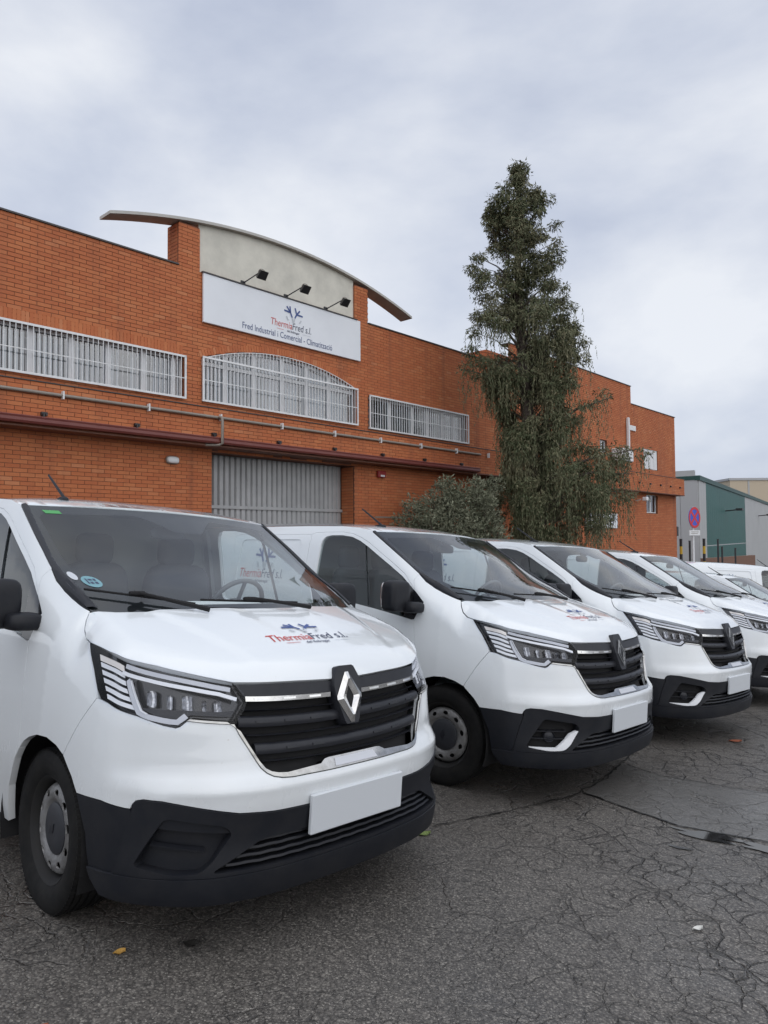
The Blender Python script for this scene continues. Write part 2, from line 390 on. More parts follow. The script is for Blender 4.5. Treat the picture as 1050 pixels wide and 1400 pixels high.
# --- outlines on that surface, (s,z): half outlines, mirrored where they cross the centre
HL=[(1.354,1.15),(1.138,1.124),(.95,1.104),(.827,1.089),(.674,1.056),(.544,1.028),(.505,.959),(.553,.890),(.694,.908),(.715,.896),(.738,.875),(.752,.87),(.793,.878),(.897,.906),(1.024,.926),(1.172,.949),(1.208,.981),(1.264,1.055)]
CH_OUT=[(.715,.896),(.632,.886),(.556,.878),(.537,.836),(.496,.765),(.463,.709),(.445,.690),(.424,.678),(.39,.670),(.341,.666),(.262,.666),(.147,.665),(0,.665)]
CH_IN=[(.699,.905),(.552,.889),(.522,.836),(.484,.772),(.452,.719),(.436,.703),(.415,.693),(.385,.689),(.341,.687),(.191,.688),(.165,.702),(.143,.705),(0,.705)]
CH_IN=[tuple(np.array(o)*.35+np.array(q)*.65) if q[0]>.2 else q for o,q in zip(CH_OUT,CH_IN)]
BLK=[(1.238,.583),(1.065,.586),(.926,.574),(.904,.574),(.897,.592),(.886,.606),(.862,.613),(.80,.611),(.751,.602),(.618,.573),(.558,.560),(.423,.551),(.274,.549),(0,.548)]
ARCH=[(1.238,.583),(1.283,.635),(1.37,.703),(1.44,.728),(1.53,.743),(1.621,.738),(1.70,.715),(1.756,.687),(1.80,.648),(1.847,.592),(1.925,.455),(1.953,.316),(1.958,.285)]
WIN=[(1.768,1.243),(1.858,1.318),(1.998,1.42),(2.13,1.496),(2.262,1.567),(2.40,1.643),(2.50,1.69),(2.60,1.722),(2.72,1.737),(2.85,1.737),(2.91,1.725),(2.94,1.695),(2.95,1.65),(2.955,1.29),(2.95,1.255),(2.925,1.235),(2.88,1.229),(2.493,1.204),(2.236,1.172),(1.95,1.130),(1.86,1.115),(1.835,1.12)]
mir=lambda p:[(-a,b) for a,b in p]
def both(half):
    """half outline from +s to s=0, joined with its mirror"""
    return half+mir(half[::-1])[ (1 if abs(half[-1][0])<1e-9 else 0):]
SEAM=[(1.194,.951),(1.271,.854),(1.37,.703)]
bumper_poly=both([(1.37,.703)]+SEAM[1::-1]+[(1.172,.949),(1.024,.926),(.897,.906),(.793,.878),(.752,.87),(.738,.875),(.715,.896)]+CH_OUT[1:])
bumper_poly=bumper_poly+mir(ARCH[:3][::-1])[1:]+mir(BLK)[1:-1]+[(0,.548)]+BLK[::-1][1:]+ARCH[1:2]
LIPZ=.338
CORNER=[(.904,.574),(.897,.560),(.963,.367),(.978,LIPZ)]
center_poly=both([CORNER[2],CORNER[1]]+[(.897,.592),(.886,.606),(.862,.613),(.80,.611),(.751,.602),(.618,.573),(.558,.560),(.423,.551),(.274,.549),(0,.548)])
center_poly=[(CORNER[3])]+center_poly+[(-CORNER[3][0],LIPZ),(0,LIPZ)]
corner_poly=[(1.238,.583),(1.065,.586),(.926,.574)]+CORNER+[(1.06,.332),(1.155,.33),(1.173,.447)]
lip_poly=both([(1.153,.33),(1.06,.332),(.978,LIPZ),(.6,LIPZ),(0,LIPZ)])[::-1]
lip_poly=both([(1.153,.33),(.978,LIPZ),(.6,LIPZ),(.3,LIPZ),(0,LIPZ)])+mir([(1.13,.29),(1.066,.243),(.885,.243),(.6,.24),(.3,.238)])+[(0,.237)]+[(.3,.238),(.6,.24),(.885,.243),(1.066,.243),(1.13,.29)]
INTK=fillet([(.655,.352),(.457,.458),(-.457,.458),(-.655,.352)],.04)
FOG=fillet([(.785,.553),(.606,.520),(.575,.487),(.641,.392),(.682,.356),(.758,.352),(.888,.374)],.02)
fender_poly=[(1.194,.951),(1.208,.981),(1.264,1.055),(1.354,1.15),(1.411,1.161),(1.455,1.189),(1.484,1.228),(1.506,1.269),(1.58,1.292),(1.65,1.316),(1.72,1.345),(1.805,1.390),(1.873,1.445),(1.895,1.402),(1.871,1.337),(1.858,1.318),(1.768,1.243),(1.835,1.12),(1.817,.975),(1.805,.737),(1.80,.648),(1.756,.687),(1.70,.715),(1.621,.738),(1.53,.743),(1.44,.728),(1.37,.703),(1.271,.854)]
WTOP=[(1.858,1.318),(1.998,1.42),(2.13,1.496),(2.262,1.567),(2.40,1.643),(2.50,1.69),(2.60,1.722),(2.72,1.737),(2.85,1.737),(2.91,1.725),(2.94,1.695),(2.95,1.65),(2.955,1.29),(2.95,1.255),(2.925,1.235),(2.88,1.229),(2.493,1.204),(2.236,1.172),(1.95,1.130),(1.86,1.115),(1.835,1.12)]
FRAME=[(1.871,1.337),(1.985,1.445),(2.12,1.525),(2.25,1.597),(2.39,1.675),(2.50,1.722),(2.60,1.752),(2.72,1.767),(2.9,1.768),(3.04,1.764),(3.08,1.755),(3.095,1.75)]
door_poly=FRAME+[(3.095,1.5),(3.09,.30),(1.96,.285),(1.953,.316),(1.925,.455),(1.847,.592),(1.80,.648),(1.805,.737),(1.817,.975),(1.835,1.12)]+WTOP[:-1][::-1]
RA=[(4.698+.395*math.cos(a),.35+.395*math.sin(a)) for a in np.linspace(math.pi+.15,-.15,18)]
slide_poly=[(3.095,.30),(4.16,.30),(4.17,1.0),(4.17,1.75),(3.095,1.75)]
BLANK=fillet([(3.20,1.30),(4.05,1.30),(4.05,1.705),(3.20,1.705)],.06)
side_poly=[(1.873,1.445),(1.895,1.402)]+FRAME+[(4.17,1.75),(4.17,1.0),(4.16,.30)]+RA+[(5.62,.32),(5.62,1.80),(5.0,1.822),(3.2,1.822),(2.75,1.815),(2.55,1.80),(2.408,1.768),(2.27,1.687),(2.14,1.61),(2.0,1.525)]
# --- bonnet: height field inside the leading edge
lead=[(.0,1.008),(.092,1.011),(.25,1.017),(.353,1.020),(.45,1.024),(.544,1.028),(.674,1.056),(.827,1.089),(.95,1.104),(1.138,1.124),(1.354,1.15),(1.411,1.161),(1.455,1.189),(1.484,1.228),(1.506,1.269)]
lead_r=resample(lead,.02,False)
LB=ring0(np.array([p[0] for p in lead_r]),np.array([p[1] for p in lead_r]))
ZCY=(-.90,-.86,-.80,-.70,-.60,-.45,-.30,-.1,.1); ZCZ=(1.03,1.062,1.10,1.145,1.183,1.234,1.28,1.335,1.38)
def hoodT(x,y):
    z=np.interp(y,np.linspace(-.95,.1,80),hv(ZCY,ZCZ,np.linspace(-.95,.1,80)))-.10*x*x
    xl=.40+.17*(y+.85)/.6; q=np.clip((np.abs(x)-xl)/.07+.5,0,1); bul=(1-q*q*(3-2*q))*np.clip((y+.86)/.18,0,1)
    xl2=.10+.10*(y+.85)/.6; q2=np.clip((np.abs(x)-xl2)/.10+.5,0,1); dip=(1-q2*q2*(3-2*q2))*np.clip((y+.80)/.2,0,1)
    return z+.009*bul-.005*dip
LT=hoodT(LB[:,0],LB[:,1])-LB[:,2]
def hood0(x,y):
    ax=np.abs(x); A=LB[:-1,:2]; Bv=LB[1:,:2]-A
    P=np.column_stack([ax,y]); t=((P[:,None,:]-A[None])*Bv[None]).sum(2)/(Bv**2).sum(1)[None]; t=np.clip(t,0,1)
    q=A[None]+t[...,None]*Bv[None]; d=np.hypot(*(P[:,None,:]-q).transpose(2,0,1)); j=d.argmin(1); r=np.arange(len(ax))
    dm=d[r,j]; tj=t[r,j]; dr=LT[j]*(1-tj)+LT[j+1]*tj
    rr=.10; w=np.where(dm<rr,(1-dm/rr)**2.2,0)
    return np.column_stack([x,y,hoodT(ax,y)-dr*w])
hood=surf(hood0)
HREAR=[(.812,-.094),(.72,-.165),(.60,-.215),(.42,-.265),(.2,-.298),(0,-.308)]
hood_half=[(float(a),float(b)) for a,b,_ in LB[::-1]][1:]
hood_poly=mir(HREAR[::-1][1:])+[(-a,b) for a,b in hood_half]
hood_poly=[(0,-.308)]+mir(HREAR[::-1][1:])+[(-a,b) for a,b in hood_half]+[(a,b) for a,b in hood_half[::-1][1:]]+HREAR[:-1]
# --- windscreen
WEZ=(1.17,1.269,1.345,1.445,1.61,1.775); WEY=(-.30,-.094,.05,.272,.54,.808); WEX=(.805,.812,.822,.833,.82,.797)
def wind0(u,z):
    ey=hv(WEZ,WEY,z); ex=hv(WEZ,WEX,z)-.006; t=np.clip((z-1.2)/.57,0,1); bow=.255*(1-t)+.12*t
    return np.column_stack([u*ex,ey-bow*(1-u*u)-.0*u,z+.014*(1-u*u)*t])
wind=surf(wind0)
# --- roof
def roof0(u,y):
    zt=np.interp(y,TEY,TEZ); xt=np.interp(y,TEY,TEX)
    f=hv((.55,.68,.80,.95,1.2,1.7,2.6,3.6,4.02,4.1),(1.70,1.792,1.815,1.838,1.862,1.884,1.896,1.888,1.85,1.80),y)
    c=1-np.abs(u)**2.6
    return np.column_stack([u*xt,y,zt+(f-zt)*c])
_roof=surf(roof0)
# the roof starts at the windscreen header: bend the front edge
def roofh0(u,v):
    yh=.808-.125*(1-u*u); y=yh+(4.02-yh)*v
    X=roof0(u,y); k=np.exp(-(y-yh)/.05); zh=1.775+.018*(1-u*u); X[:,2]=X[:,2]*(1-k)+np.minimum(zh,X[:,2])*k
    return X
roofm=surf(roofh0)
# ------------------------------------------------------------------ van parts
def strip(path,fn,prof,closed=False):
    """sweep a profile [(along z, out)] along (s,z) path"""
    vs=[];fs=[];k=len(prof)
    for s,z in path:
        for dz,o in prof: vs.append(fn(s,z+dz,o))
    for i in range(len(path)-1):
        for j in range(k): fs.append((i*k+j,i*k+(j+1)%k,(i+1)*k+(j+1)%k,(i+1)*k+j))
    fs.append(tuple(range(k))); fs.append(tuple(range((len(path)-1)*k,len(path)*k))[::-1])
    return vs,fs
def plate_on(poly,depth,th,name,m,step=.05):
    return patch(name,poly,ring,m,step=step,bstep=.03,rim=th,off=depth)
def conform(vs2,fs,fn): return [fn(a,b) for a,b in vs2],fs
def stroke(pts,w):
    """2D polyline as quads"""
    vs=[];fs=[]
    for (a,b),(c,d) in zip(pts[:-1],pts[1:]):
        l=math.hypot(c-a,d-b); nx,ny=-(d-b)/l*w/2,(c-a)/l*w/2; n=len(vs)
        vs+=[(a+nx,b+ny),(a-nx,b-ny),(c-nx,d-ny),(c+nx,d+ny)]; fs.append((n,n+1,n+2,n+3))
    return vs,fs
def flake_strokes():
    """two blue three-armed figures leaning apart, pale arms under them; unit ~ width 1"""
    dark=[[(-.40,.42),(-.17,.16)],[(-.55,.20),(-.17,.16)],[(-.20,.46),(-.17,.16)],[(-.17,.16),(-.06,-.06)],
          [(.12,.44),(.22,.14)],[(.42,.36),(.22,.14)],[(.60,.12),(.22,.14)],[(.22,.14),(.10,-.06)]]
    pale=[[(-.06,-.06),(.02,-.34)],[(.10,-.06),(.02,-.34)],[(-.42,-.06),(-.30,-.24)],[(.50,-.10),(.38,-.26)]]
    return dark,pale
def logo_meshes(fn,w,fy=1.0):
    """ThermiaFred s.l. sign in local 2D (x right, y up, width w, origin centre of the word); fn(x,y)->3D. returns [(name,mesh)]"""
    out=[]
    v1,f1,b1=text_polys('Thermia',1,shear=.12,bold=.0); v2,f2,b2=text_polys('Fred s.l.',1,shear=.12,bold=.0)
    tot=(b1[1]-b1[0])*.92+.03+(b2[1]-b2[0])*.92; k=w/tot; yk=1.12
    x0=-w/2
    # serifs: thin bars under the upright strokes make the letters read as a roman face
    out.append(('logo_word',[(x0+(a-b1[0])*.92*k,b*k*yk) for a,b in v1],f1,M['red']))
    x1=x0+((b1[1]-b1[0])*.92+.03)*k
    out.append(('logo_word',[(x1+(a-b2[0])*.92*k,b*k*yk) for a,b in v2],f2,M['navy']))
    v3,f3,b3=text_polys('del llobregat',.36,shear=.15,bold=.003); c3=(b3[0]+b3[1])/2
    out.append(('logo_small_word',[((a-c3)*k+w*.04,b*k-.40*k) for a,b in v3],f3,M['navy']))
    a,b=stroke([(-w*.36,-.27*k),(-w*.19,-.27*k)],.035*k); out.append(('logo_rule',a,b,M['red']))
    a,b=stroke([(w*.27,-.27*k),(w*.48,-.27*k)],.035*k); out.append(('logo_rule',a,b,M['lightgrey']))
    dark,pale=flake_strokes(); q=w*.40
    V=[];F=[]
    for p in dark:
        a,b=stroke([(x*q+w*.04,y*q*fy+k*(1.30+.20*fy)) for x,y in p],q*.080); n=len(V); V+=a; F+=[tuple(i+n for i in f) for f in b]
    out.append(('logo_flake',V,F,M['blue']))
    for p in pale:
        a,b=stroke([(x*q+w*.04,y*q*fy+k*(1.30+.20*fy)) for x,y in p],q*.07); out.append(('logo_flake_shade',a,b,M['lightgrey']))
    res=[]
    for i,(n,v,f,m) in enumerate(out):
        P=fn(np.array([p[0] for p in v]),np.array([p[1] for p in v]),.0022+.0004*i); res.append((n,mesh_of(n,P,f,m)))
    return res
def wheel_meshes():
    """outer face towards +a"""
    def fn(r,a,t): return (a,r*math.sin(t),r*math.cos(t))
    ty=MB(); prof=[(.215,.06),(.222,.085),(.235,.094),(.262,.104),(.292,.106),(.318,.101),(.330,.092)]
    tread=[]
    for g in (.075,.045,.012,-.022,-.055):
        tread+=[(.3385,g+.008),(.331,g+.006),(.331,g-.002),(.3385,g-.004)]
    prof=prof+[(.336,.086)]+tread+[(.334,-.085),(.325,-.1),(.29,-.106),(.23,-.095),(.215,-.06)]
    ty.lathe(prof,72,fn)
    for i in range(96):                     # shoulder blocks
        t=2*math.pi*i/96
        vs=[]
        for rr,aa in ((.3375,.0865),(.329,.097),(.3405,.079),(.333,.0975)):
            for dt in (-.018,.018): vs.append(fn(rr,aa,t+dt))
        ty.add(vs,[(0,1,3,2),(4,5,1,0),(2,3,7,6),(6,7,5,4)])
    tyre=smooth_angle(ty.mesh('tyre',M['tyre']),35)
    # steel disc with ten holes
    zr=lambda r: np.interp(r,(0,.06,.085,.105,.125,.15,.175,.188,.2),(.064,.064,.062,.052,.066,.070,.060,.042,.02))
    def disc(u,v):
        r=np.hypot(u,v); return np.column_stack([zr(r),u,v])
    circ=lambda cx,cy,r,n=40:[(cx+r*math.cos(2*math.pi*i/n),cy+r*math.sin(2*math.pi*i/n)) for i in range(n)]
    def hole(i):
        a=2*math.pi*(i+.5)/10; c,s=math.cos(a),math.sin(a)
        return [(.151*c+.0145*math.cos(t)*c-.0205*math.sin(t)*s,.151*s+.0145*math.cos(t)*s+.0205*math.sin(t)*c) for t in np.linspace(0,2*math.pi,13)[:-1]]
    d=patch('rim',circ(0,0,.186),surf(disc),M['rim'],holes=[hole(i) for i in range(10)],step=.012,bstep=.012,rim=.006)
    fl=MB(); fl.lathe([(.184,.015),(.197,.022),(.199,.055),(.206,.066),(.214,.082),(.2205,.086),(.2225,.083),(.218,.07)],64,fn)
    flange=smooth_angle(fl.mesh('rim_flange',M['rimshade']),50)
    hb=MB(); hb.lathe([(.0,.073),(.05,.072),(.088,.068),(.106,.060),(.108,.052)],40,fn); hub=smooth_angle(hb.mesh('hub_cap',M['hub']),40)
    em=MB()
    em.prism([(0,.036),(.020,0),(0,-.036),(-.020,0)],lambda p:(.072,p[0],p[1]),lambda p:(.076,p[0],p[1]))
    dk=MB(); dk.lathe([(0,.01),(.21,.005)],24,fn)
    return [('tyre',tyre,[]),('rim',d,[('rim_flange',flange),('hub_cap',hub),('hub_emblem',em.mesh('hub_emblem',M['satin_dark'])),('brake_disc',dk.mesh('brake_disc',M['deep']))])]
WHEEL=wheel_meshes()
def ringfn(sg):
    def f(s,z):
        return ring(np.asarray(s)*1.0,np.asarray(z))
    return f
def mirror_mesh(me,name=None):
    n=me.copy(); 
    if name: n.name=name
    nn=np.zeros(len(me.loops)*3); me.corner_normals.foreach_get('vector',nn); nn=nn.reshape(-1,3)
    vs=[(-v.co.x,v.co.y,v.co.z) for v in me.vertices]; fs=[tuple(p.vertices)[::-1] for p in me.polygons]
    ln=[]
    for p in me.polygons:
        L=[nn[i] for i in p.loop_indices][::-1]; ln+=[(-a[0],a[1],a[2]) for a in L]
    bpy.data.meshes.remove(n)
    return mesh_of(name or me.name,vs,fs,me.materials[0],ln=np.array(ln)) 
def two(name,me):
    return [(name,me),(name,mirror_mesh(me,name))]
P_=[]          # common part tree: (name, mesh, [children])
def part(name,me,ch=()): P_.append((name,me,list(ch)))
g=.0022
# bodywork
tow=MB()
tow.tube([rpt(-.47+.022*math.cos(t),.522+.022*math.sin(t),.0005) for t in np.linspace(0,2*math.pi,25)],.0016,5)
part('front_bumper',patch('front_bumper',bumper_poly,ring,M['paint'],step=.03,bstep=.02,rim=.03,gap=g))
part('bonnet',patch('bonnet',hood_poly,hood,M['paint'],step=.028,bstep=.02,rim=.03,gap=g),
     logo_meshes(lambda x,y,o:(lambda X,n:X+n*o)(*hood(x-.02,-.672+y*.95)),.46,.62))
for nm,me in two('fender',patch('fender',fender_poly,ring,M['paint'],step=.028,bstep=.018,rim=.03,gap=g)): part(nm,me)
def side_children(kind,mesh_list): return mesh_list
door=patch('front_door',door_poly,ring,M['paint'],step=.04,bstep=.022,rim=.03,gap=g)
hn=MB(); hn.tube([rpt(2.86,1.07,.012),rpt(2.88,1.072,.04),rpt(2.99,1.078,.042),rpt(3.01,1.078,.012)],.013,8)
handle=smooth_angle(hn.mesh('door_handle',M['plastic']),50)
WGL=inset(WIN,.022); 
win_tri=[(1.768,1.243),(1.858,1.318),(1.998,1.42),(1.985,1.36),(1.965,1.145),(1.95,1.132),(1.86,1.115),(1.835,1.12)]
seal=patch('window_seal',WIN,ring,M['gloss_black'],holes=[[p for p in inset([q for q in WIN if q[0]>1.96]+[(1.955,1.15),(1.99,1.40)],.016)]],step=.04,bstep=.02,rim=.012,off=-.004)
pane=patch('door_window',[q for q in WIN if q[0]>1.94]+[(1.95,1.15),(1.99,1.40)],ring,M['side'],step=.08,bstep=.03,rim=0,off=-.012)
bar=MB(); bar.add(*strip([(2.315+.13*t,1.185+.49*t) for t in np.linspace(0,1,8)],lambda s,z,o:rpt(s,z,o),[(-.0,-.02),(.016,-.016),(.03,-.004),(.014,-.004)]))
wbar=smooth_angle(bar.mesh('window_divider',M['gloss_black']),40)
def mirror_part():
    b=MB(); b.superell((1.065,.29,1.282),(.105,.066,.112),.42,24,14)
    hd=smooth_angle(b.mesh('door_mirror',M['plastic']),60)
    a=MB(); a.superell((.965,.22,1.205),(.075,.075,.040),.5,16,10); arm=smooth_angle(a.mesh('mirror_arm',M['plastic']),60)
    gl=MB(); gl.superell((1.065,.352,1.282),(.09,.012,.10),.35,20,8); mg=smooth_angle(gl.mesh('mirror_glass',M['chrome']),60)
    return hd,arm,mg
mh,ma,mg=mirror_part()
slide=patch('sliding_door',slide_poly,ring,M['paint'],holes=[BLANK],step=.06,bstep=.03,rim=.02,gap=g)
blank=patch('side_panel_inset',BLANK,ring,M['paint'],step=.08,bstep=.03,rim=0,off=-.010)
backing=patch('pillar_backing',[(3.0,1.70),(3.2,1.70),(3.2,1.80),(3.0,1.80)],ring,M['paint'],step=.1,bstep=.1,rim=0,off=-.010)
body=patch('body_side',side_poly,ring,M['paint'],step=.06,bstep=.025,rim=.03)
def side_logo(sg):
    # reading direction: towards the front on the passenger side (x<0), towards the rear on the driver's side
    def fn(x,y,o):
        s=3.70-x if sg<0 else 3.70+x
        X,n=ring(sg*s if sg>0 else -s,1.36+y); return X+n*(o-.010)
    return logo_meshes(fn,.62)
for sg in (1,-1):
    mm=(lambda me,nm: me if sg>0 else mirror_mesh(me,nm))
    part('front_door',mm(door,'front_door'),[('door_handle',mm(handle,'door_handle')),('window_seal',mm(seal,'window_seal')),('door_window',mm(pane,'door_window')),('window_divider',mm(wbar,'window_divider'))])
    part('door_mirror',mm(mh,'door_mirror'),[('mirror_arm',mm(ma,'mirror_arm')),('mirror_glass',mm(mg,'mirror_glass'))])
    part('sliding_door' if sg<0 else 'side_panel',mm(slide,'sliding_door'),[('side_panel_inset',mm(blank,'side_panel_inset'))]+side_logo(sg))
    part('body_side',mm(body,'body_side'),[('pillar_backing',mm(backing,'pillar_backing'))])
ant=MB(); ant.superell((-.50,.99,1.822),(.02,.062,.024),.7,14,8); ant.tube([(-.50,.97,1.838),(-.50,1.12,1.93),(-.50,1.21,1.985)],[.009,.0075,.006],7)
part('roof',patch('roof',[(-1,0),(1,0),(1,1),(-1,1)],roofm,M['paint'],step=.05,bstep=.02,rim=.012,scale=(1,.6)),[('antenna',smooth_angle(ant.mesh('antenna',M['plastic']),50))])
rear=MB(); rear.add([(-.80,4.06,.33),(.80,4.06,.33),(.74,4.02,1.80),(-.74,4.02,1.80),(-.93,3.98,.33),(.93,3.98,.33),(.78,3.96,1.80),(-.78,3.96,1.80)],[(0,1,2,3),(4,0,3,7),(1,5,6,2)])
part('rear_door',rear.mesh('rear_door',M['paint']))
# windscreen
zt_=1.772
wpoly=[(-.995,zt_),(-.995,1.26),(-.93,1.21),(-.6,1.19),(0,1.185),(.6,1.19),(.93,1.21),(.995,1.26),(.995,zt_),(.5,zt_),(0,zt_),(-.5,zt_)]
inner=fillet([(-.93,1.722),(-.915,1.50),(-.885,1.39),(-.80,1.315),(-.6,1.30),(0,1.305),(.6,1.30),(.80,1.315),(.885,1.39),(.915,1.50),(.93,1.722),(.32,1.74),(.22,1.70),(.13,1.655),(-.10,1.655),(-.17,1.70),(-.30,1.74)],.03,4)
ws=patch('windscreen',wpoly,wind,M['wind'],step=.05,bstep=.03,rim=0,scale=(1,.7))
fr=patch('windscreen_border',wpoly,wind,M['frit'],holes=[inner],step=.04,bstep=.025,rim=0,off=-.006,scale=(1,.7))
def trim(sg):
    tr=MB(); vs=[];fs=[]; ys=np.concatenate([np.linspace(-.07,.272,9),np.linspace(.33,.80,8)])
    for y in ys:
        zt=np.interp(y,TEY,TEZ); xt=np.interp(y,TEY,TEX); t=np.clip((y+.1)/.9,0,1)
        ez=np.interp(y,WEY,WEZ); w=.028+.012*(1-t)**4
        Xg,ng=wind(np.array([.995]),np.array([ez])); Xi,ni=wind(np.array([1-w/.82]),np.array([ez-w*.12]))
        o=np.array([xt,y,zt])
        for q in (o+np.array([-.002,.0,-.012]),o+np.array([-.004,-.003,.002]),Xg[0]*.45+o*.55+ng[0]*.007,Xi[0]*.5+Xg[0]*.5+ng[0]*.010,Xi[0]+ni[0]*.003): vs.append((sg*q[0],q[1],q[2]))
    for i in range(len(ys)-1):
        for j in range(4): fs.append((i*5+j,i*5+j+1,(i+1)*5+j+1,(i+1)*5+j))
    tr.add(vs,fs); return smooth_angle(tr.mesh('windscreen_trim',M['satin_dark']),60)
wp_=[]
def wiper(u0,z0,u1,z1,side):
    b=MB(); pts=[]
    for t in np.linspace(0,1,10):
        X,n=wind(np.array([u0+(u1-u0)*t]),np.array([z0+(z1-z0)*t])); pts.append(X[0]+n[0]*.022)
    b.tube(pts,.0055,6)
    pa=[]
    for t in np.linspace(.42,1.06,7):
        X,n=wind(np.array([u0+(u1-u0)*t]),np.array([z0+(z1-z0)*t-.05*max(0,t-.45)])); pa.append(X[0]+n[0]*(.045-.01*t))
    b.tube(pa,[.006,.008,.008,.009,.010,.011,.012],6)
    b.superell(tuple(pts[4]+np.array([0,-.01,.012])),(.04,.014,.010),.5,12,8)
    return smooth_angle(b.mesh('wiper',M['deep']),50)
cowl=MB()
cw=[]
for u in np.linspace(-.84,.84,25):
    X,n=wind(np.array([u]),np.array([1.262-.004*u*u])); cw.append(X[0])
vs=[];fs=[]
for q in cw:
    vs+=[q+np.array([0,.0,.0]),q+np.array([0,-.10,-.035]),q+np.array([0,-.16,-.09])]
for i in range(24):
    for j in range(2): fs.append((i*3+j,i*3+j+1,(i+1)*3+j+1,(i+1)*3+j))
cowl.add(vs,fs)
part('windscreen',ws,[('windscreen_border',fr),('windscreen_trim',trim(1)),('windscreen_trim',trim(-1)),
    ('wiper',wiper(-.96,1.340,-.47,1.284,1)),('wiper',wiper(-.42,1.300,.25,1.286,1)),('scuttle',smooth_angle(cowl.mesh('scuttle',M['plastic']),50))])
# cabin
cab=MB()
dv=[];df=[]
NX=17
for u in np.linspace(-.96,.96,NX):
    for (oy,z) in ((.0,1.235),(.14,1.262),(.42,1.245),(.60,1.215),(.66,1.14),(.64,.85)):
        X,n=wind(np.array([u]),np.array([1.235])); yb=X[0][1]+.01
        dv.append((u*.80,yb+oy*(1+.3*(1-u*u)),z+.03*math.exp(-((u-.48)/.2)**2)*(1 if oy>.1 and z>1.1 else 0)))
for i in range(NX-1):
    for j in range(5): df.append((i*6+j,i*6+j+1,(i+1)*6+j+1,(i+1)*6+j))
cab.add(dv,df); dash=smooth_angle(cab.mesh('dashboard',M['cabin']),50)
sw=MB(); c=Vector((.40,.52,1.235)); ax=Vector((0,.87,.5)).normalized(); e1=Vector((1,0,0)); e2=ax.cross(e1)
sw.tube([c+(e1*math.cos(t)+e2*math.sin(t))*.185 for t in np.linspace(0,2*math.pi,33)],.015,8,False)
sw.superell(tuple(c),(.06,.03,.05),.7,12,8); sw.tube([c-e1*.18,c+e1*.18],.012,6); sw.tube([c,c+e2*-.18],.014,6); sw.tube([c,c+Vector((0,-.18,-.10))],.03,8)
inn=MB(); inn.box(-.86,.86,.45,1.50,.42,.46); inn.box(-.88,.88,1.48,1.52,.4,1.20); 
for sg in (1,-1): inn.add([(sg*.86,.46,.46),(sg*.86,1.5,.46),(sg*.86,1.5,1.17),(sg*.86,.46,1.10)],[(0,1,2,3)])
bulk=MB(); bulk.add([(-.84,1.50,1.15),(.84,1.50,1.15),(.75,1.50,1.78),(-.75,1.50,1.78),(-.84,1.53,1.15),(.84,1.53,1.15),(.75,1.53,1.78),(-.75,1.53,1.78)],[(0,1,2,3),(7,6,5,4),(3,2,6,7),(0,3,7,4),(1,5,6,2)])
seats=[]
for x,w in ((.42,.25),(-.16,.22),(-.58,.20)):
    b=MB(); b.superell((x,1.0,.80),(w,.26,.10),.45,18,10); b.superell((x,1.24,1.12),(w*.95,.09,.36),.45,18,12); b.superell((x,1.27,1.56),(w*.52,.055,.10),.5,14,10)
    b.tube([(x-.05,1.27,1.40),(x-.05,1.27,1.52)],.008,6); b.tube([(x+.05,1.27,1.40),(x+.05,1.27,1.52)],.008,6)
    seats.append(('seat',smooth_angle(b.mesh('seat',M['seat']),60)))
hdl=patch('headliner',[(-.97,.03),(.97,.03),(.97,.26),(-.97,.26)],roofm,M['cabin2'],step=.12,bstep=.1,rim=0,off=-.03,scale=(1,.5))
rm=MB(); rm.superell((0,.68,1.66),(.11,.02,.035),.5,16,8); rm.superell((0,.66,1.72),(.05,.03,.03),.6,12,8)
part('cabin',inn.mesh('cabin',M['cabin']),[('dashboard',dash),('steering_wheel',smooth_angle(sw.mesh('steering_wheel',M['cabin']),50)),('bulkhead',bulk.mesh('bulkhead',M['cabin2'])),('headliner',hdl),('interior_mirror',smooth_angle(rm.mesh('interior_mirror',M['cabin']),50))]+seats)
# lower bumper
def fogless(sg): return mir(FOG) if sg<0 else FOG
ctr=patch('bumper_grille_panel',center_poly,ring,M['plastic'],holes=[INTK,FOG,mir(FOG)],step=.035,bstep=.02,rim=.055,gap=.001,off=.006)
ins=patch('intake_back',INTK,ring,M['deep'],step=.08,bstep=.05,rim=0,off=-.05)
ch=[('intake_back',ins)]
for zc in (.375,.400,.425,.449):
    w=np.interp(zc,(.352,.458),(.63,.47)); b=MB()
    path=[(s,zc+.0012*math.sin(s*70)) for s in np.linspace(-w,w,49)]
    b.add(*strip(path,lambda s,z,o:rpt(s,z,o),[(-.006,-.03),(-.004,-.004),(.004,-.008),(.006,-.035)]))
    ch.append(('intake_slat',smooth_angle(b.mesh('intake_slat',M['plastic']),50)))
part('bumper_centre',ctr,ch+[('towing_eye_cover',tow.mesh('towing_eye_cover',M['deep']))])
for nm,me in two('bumper_corner',patch('bumper_corner',corner_poly,ring,M['plastic'],step=.035,bstep=.02,rim=.02,gap=.0015)): part(nm,me)
part('bumper_lip',patch('bumper_lip',lip_poly,ring,M['plastic'],step=.03,bstep=.025,rim=.03,gap=.001,off=.012))
